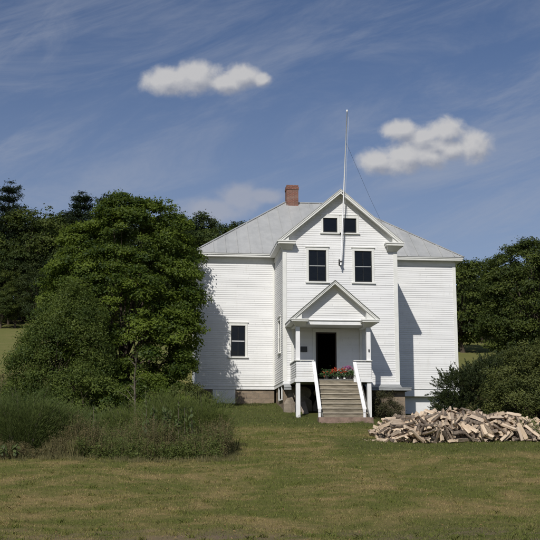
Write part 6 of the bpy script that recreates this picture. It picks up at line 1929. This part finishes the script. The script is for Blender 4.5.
# ------------------------------------------------------------------ sky, sun, camera
def world():
    w = bpy.data.worlds.new('World'); sc.world = w; w.use_nodes = True; nt = w.node_tree; nt.nodes.clear()
    sky = nd(nt, 'ShaderNodeTexSky', sky_type='NISHITA', sun_disc=False, sun_elevation=R(SUN_EL), sun_rotation=R(180 + SUN_AZ), altitude=300., air_density=1.0, dust_density=.6, ozone_density=1.6)
    gen = nd(nt, 'ShaderNodeTexCoord').outputs['Generated']
    s = nd(nt, 'ShaderNodeSeparateXYZ', {0: gen})
    az = mth(nt, 'MULTIPLY', mth(nt, 'ARCTAN2', s.outputs[0], s.outputs[1]), 57.2958 * .93)
    el = mth(nt, 'MULTIPLY', mth(nt, 'ARCSINE', s.outputs[2]), 57.2958)
    P = nd(nt, 'ShaderNodeCombineXYZ', {0: az, 1: el, 2: 0.}).outputs[0]
    def field(off, blobs, amp, nsc):
        v = nd(nt, 'ShaderNodeVectorMath', {0: P, 1: (off[0], off[1], 0)}, operation='ADD').outputs[0]
        fld = None
        for cx, cy, rx, ry in blobs:
            d = nd(nt, 'ShaderNodeVectorMath', {0: v, 1: (-cx, -cy, 0)}, operation='ADD').outputs[0]
            d = nd(nt, 'ShaderNodeVectorMath', {0: d, 1: (1 / rx, 1 / ry, 0)}, operation='MULTIPLY').outputs[0]
            ln = nd(nt, 'ShaderNodeVectorMath', {0: d}, operation='LENGTH').outputs['Value']
            f = mth(nt, 'SUBTRACT', 1., ln)
            fld = f if fld is None else mth(nt, 'SMOOTH_MAX', fld, f, .25)
        n1 = mth(nt, 'ADD', mth(nt, 'MULTIPLY', noise(nt, v, nsc, 7, .58, .4), .72), mth(nt, 'MULTIPLY', noise(nt, v, nsc * 2.6, 6, .6, .2), .28))
        return mth(nt, 'ADD', fld, mth(nt, 'MULTIPLY', mth(nt, 'SUBTRACT', n1, .5), amp))
    CL = CLOUDS
    fa = field((0, 0), CL['solid'], 1.25, .75); fb = field((-.25, .45), CL['solid'], 1.25, .75)
    alpha = mrange(nt, fa, -.08, .55)
    lit = mth(nt, 'ADD', .60, mth(nt, 'MULTIPLY', mth(nt, 'SUBTRACT', fa, fb), 1.35), clamp=True)
    fc = field((0, 0), CL['faint'], 1.2, .7); alpha2 = mrange(nt, fc, -.2, .6, 0, .62)
    # high thin cirrus
    q = mapping(nt, mapping(nt, P, (1, 1, 1), (0, 0, R(-17))), (.05, .24, 1))
    c1 = mrange(nt, noise(nt, q, 1.25, 9, .66, .7), .40, .74)
    q2 = mapping(nt, mapping(nt, P, (1, 1, 1), (0, 0, R(-40))), (.09, .34, 1), (0, 0, 0), (3.4, 5, 0)); c2 = mrange(nt, noise(nt, q2, 1.0, 8, .66, .6), .46, .76)
    left = mrange(nt, az, 2, -12)
    ci = mth(nt, 'ADD', mth(nt, 'MULTIPLY', c1, .50), mth(nt, 'MULTIPLY', mth(nt, 'MULTIPLY', c2, left), .6), clamp=True)
    low = mrange(nt, el, 24, 6, 0., .48)
    ci = mth(nt, 'ADD', ci, low, clamp=True)
    K = 1 / SKYS
    skyc = mixc(nt, mth(nt, 'MULTIPLY', ci, .70), mixc(nt, 1., sky.outputs[0], (.94, .98, 1.15), 'MULTIPLY'), (.37 * K, .40 * K, .47 * K))
    shade = mixc(nt, lit, (.30 * K, .32 * K, .38 * K), (.56 * K, .555 * K, .56 * K))
    skyc = mixc(nt, alpha2, skyc, (.40 * K, .41 * K, .46 * K))
    skyc = mixc(nt, mth(nt, 'MULTIPLY', alpha, .93), skyc, shade)
    bg = nd(nt, 'ShaderNodeBackground', {'Color': skyc, 'Strength': SKYS})
    nt.links.new(bg.outputs[0], nd(nt, 'ShaderNodeOutputWorld').inputs[0])
SKYS = .062
CLOUDS = {'solid': [(-0.18, 20.34, 1.8, 0.96), (1.45, 20.61, 1.69, 1.12), (2.87, 20.37, 1.46, 0.73), (3.91, 20.71, 1.24, 0.84), (4.85, 20.55, 0.73, 0.51), (12.53, 17.61, 1.29, 0.73), (13.69, 17.23, 1.35, 0.73), (14.7, 17.45, 1.4, 0.9), (14.1, 16.83, 1.24, 0.51), (11.21, 15.95, 1.35, 0.84), (12.65, 16.18, 1.69, 1.12), (13.87, 16.24, 1.46, 0.96), (15.04, 16.45, 1.52, 0.84), (16.24, 16.55, 1.29, 1.01)], 'faint': [(3.78, 14.03, 1.46, 0.96), (2.29, 13.34, 2.02, 0.79), (4.96, 14.15, 1.35, 0.51)]}
world()
sd = bpy.data.lights.new('sun', 'SUN'); sd.energy = 3.7; sd.angle = R(.53); sd.color = (1., .965, .90)
so = bpy.data.objects.new('sun', sd); COL.objects.link(so)
dirv = Vector((math.cos(R(SUN_EL)) * math.sin(R(SUN_AZ)), math.cos(R(SUN_EL)) * math.cos(R(SUN_AZ)), -math.sin(R(SUN_EL))))
so.rotation_mode = 'QUATERNION'; so.rotation_quaternion = dirv.to_track_quat('-Z', 'Y'); so.location = (-10, 10, 30)

cam = bpy.data.cameras.new('camera'); cam.sensor_width = 36; cam.lens = 1020 / 540 * 36; cam.clip_end = 8000; cam.clip_start = .1
co = bpy.data.objects.new('camera', cam); COL.objects.link(co); co.location = (0, 0, 1.6)
co.rotation_euler = (R(90 + 10.0), 0, R(-5.8)); sc.camera = co
sc.render.engine = 'CYCLES'
sc.view_settings.view_transform = 'Standard'; sc.view_settings.look = 'None'; sc.view_settings.exposure = 0; sc.view_settings.gamma = 1
sc.cycles.max_bounces = 6; sc.cycles.transparent_max_bounces = 8
sc.render.resolution_x = sc.render.resolution_y = 1024
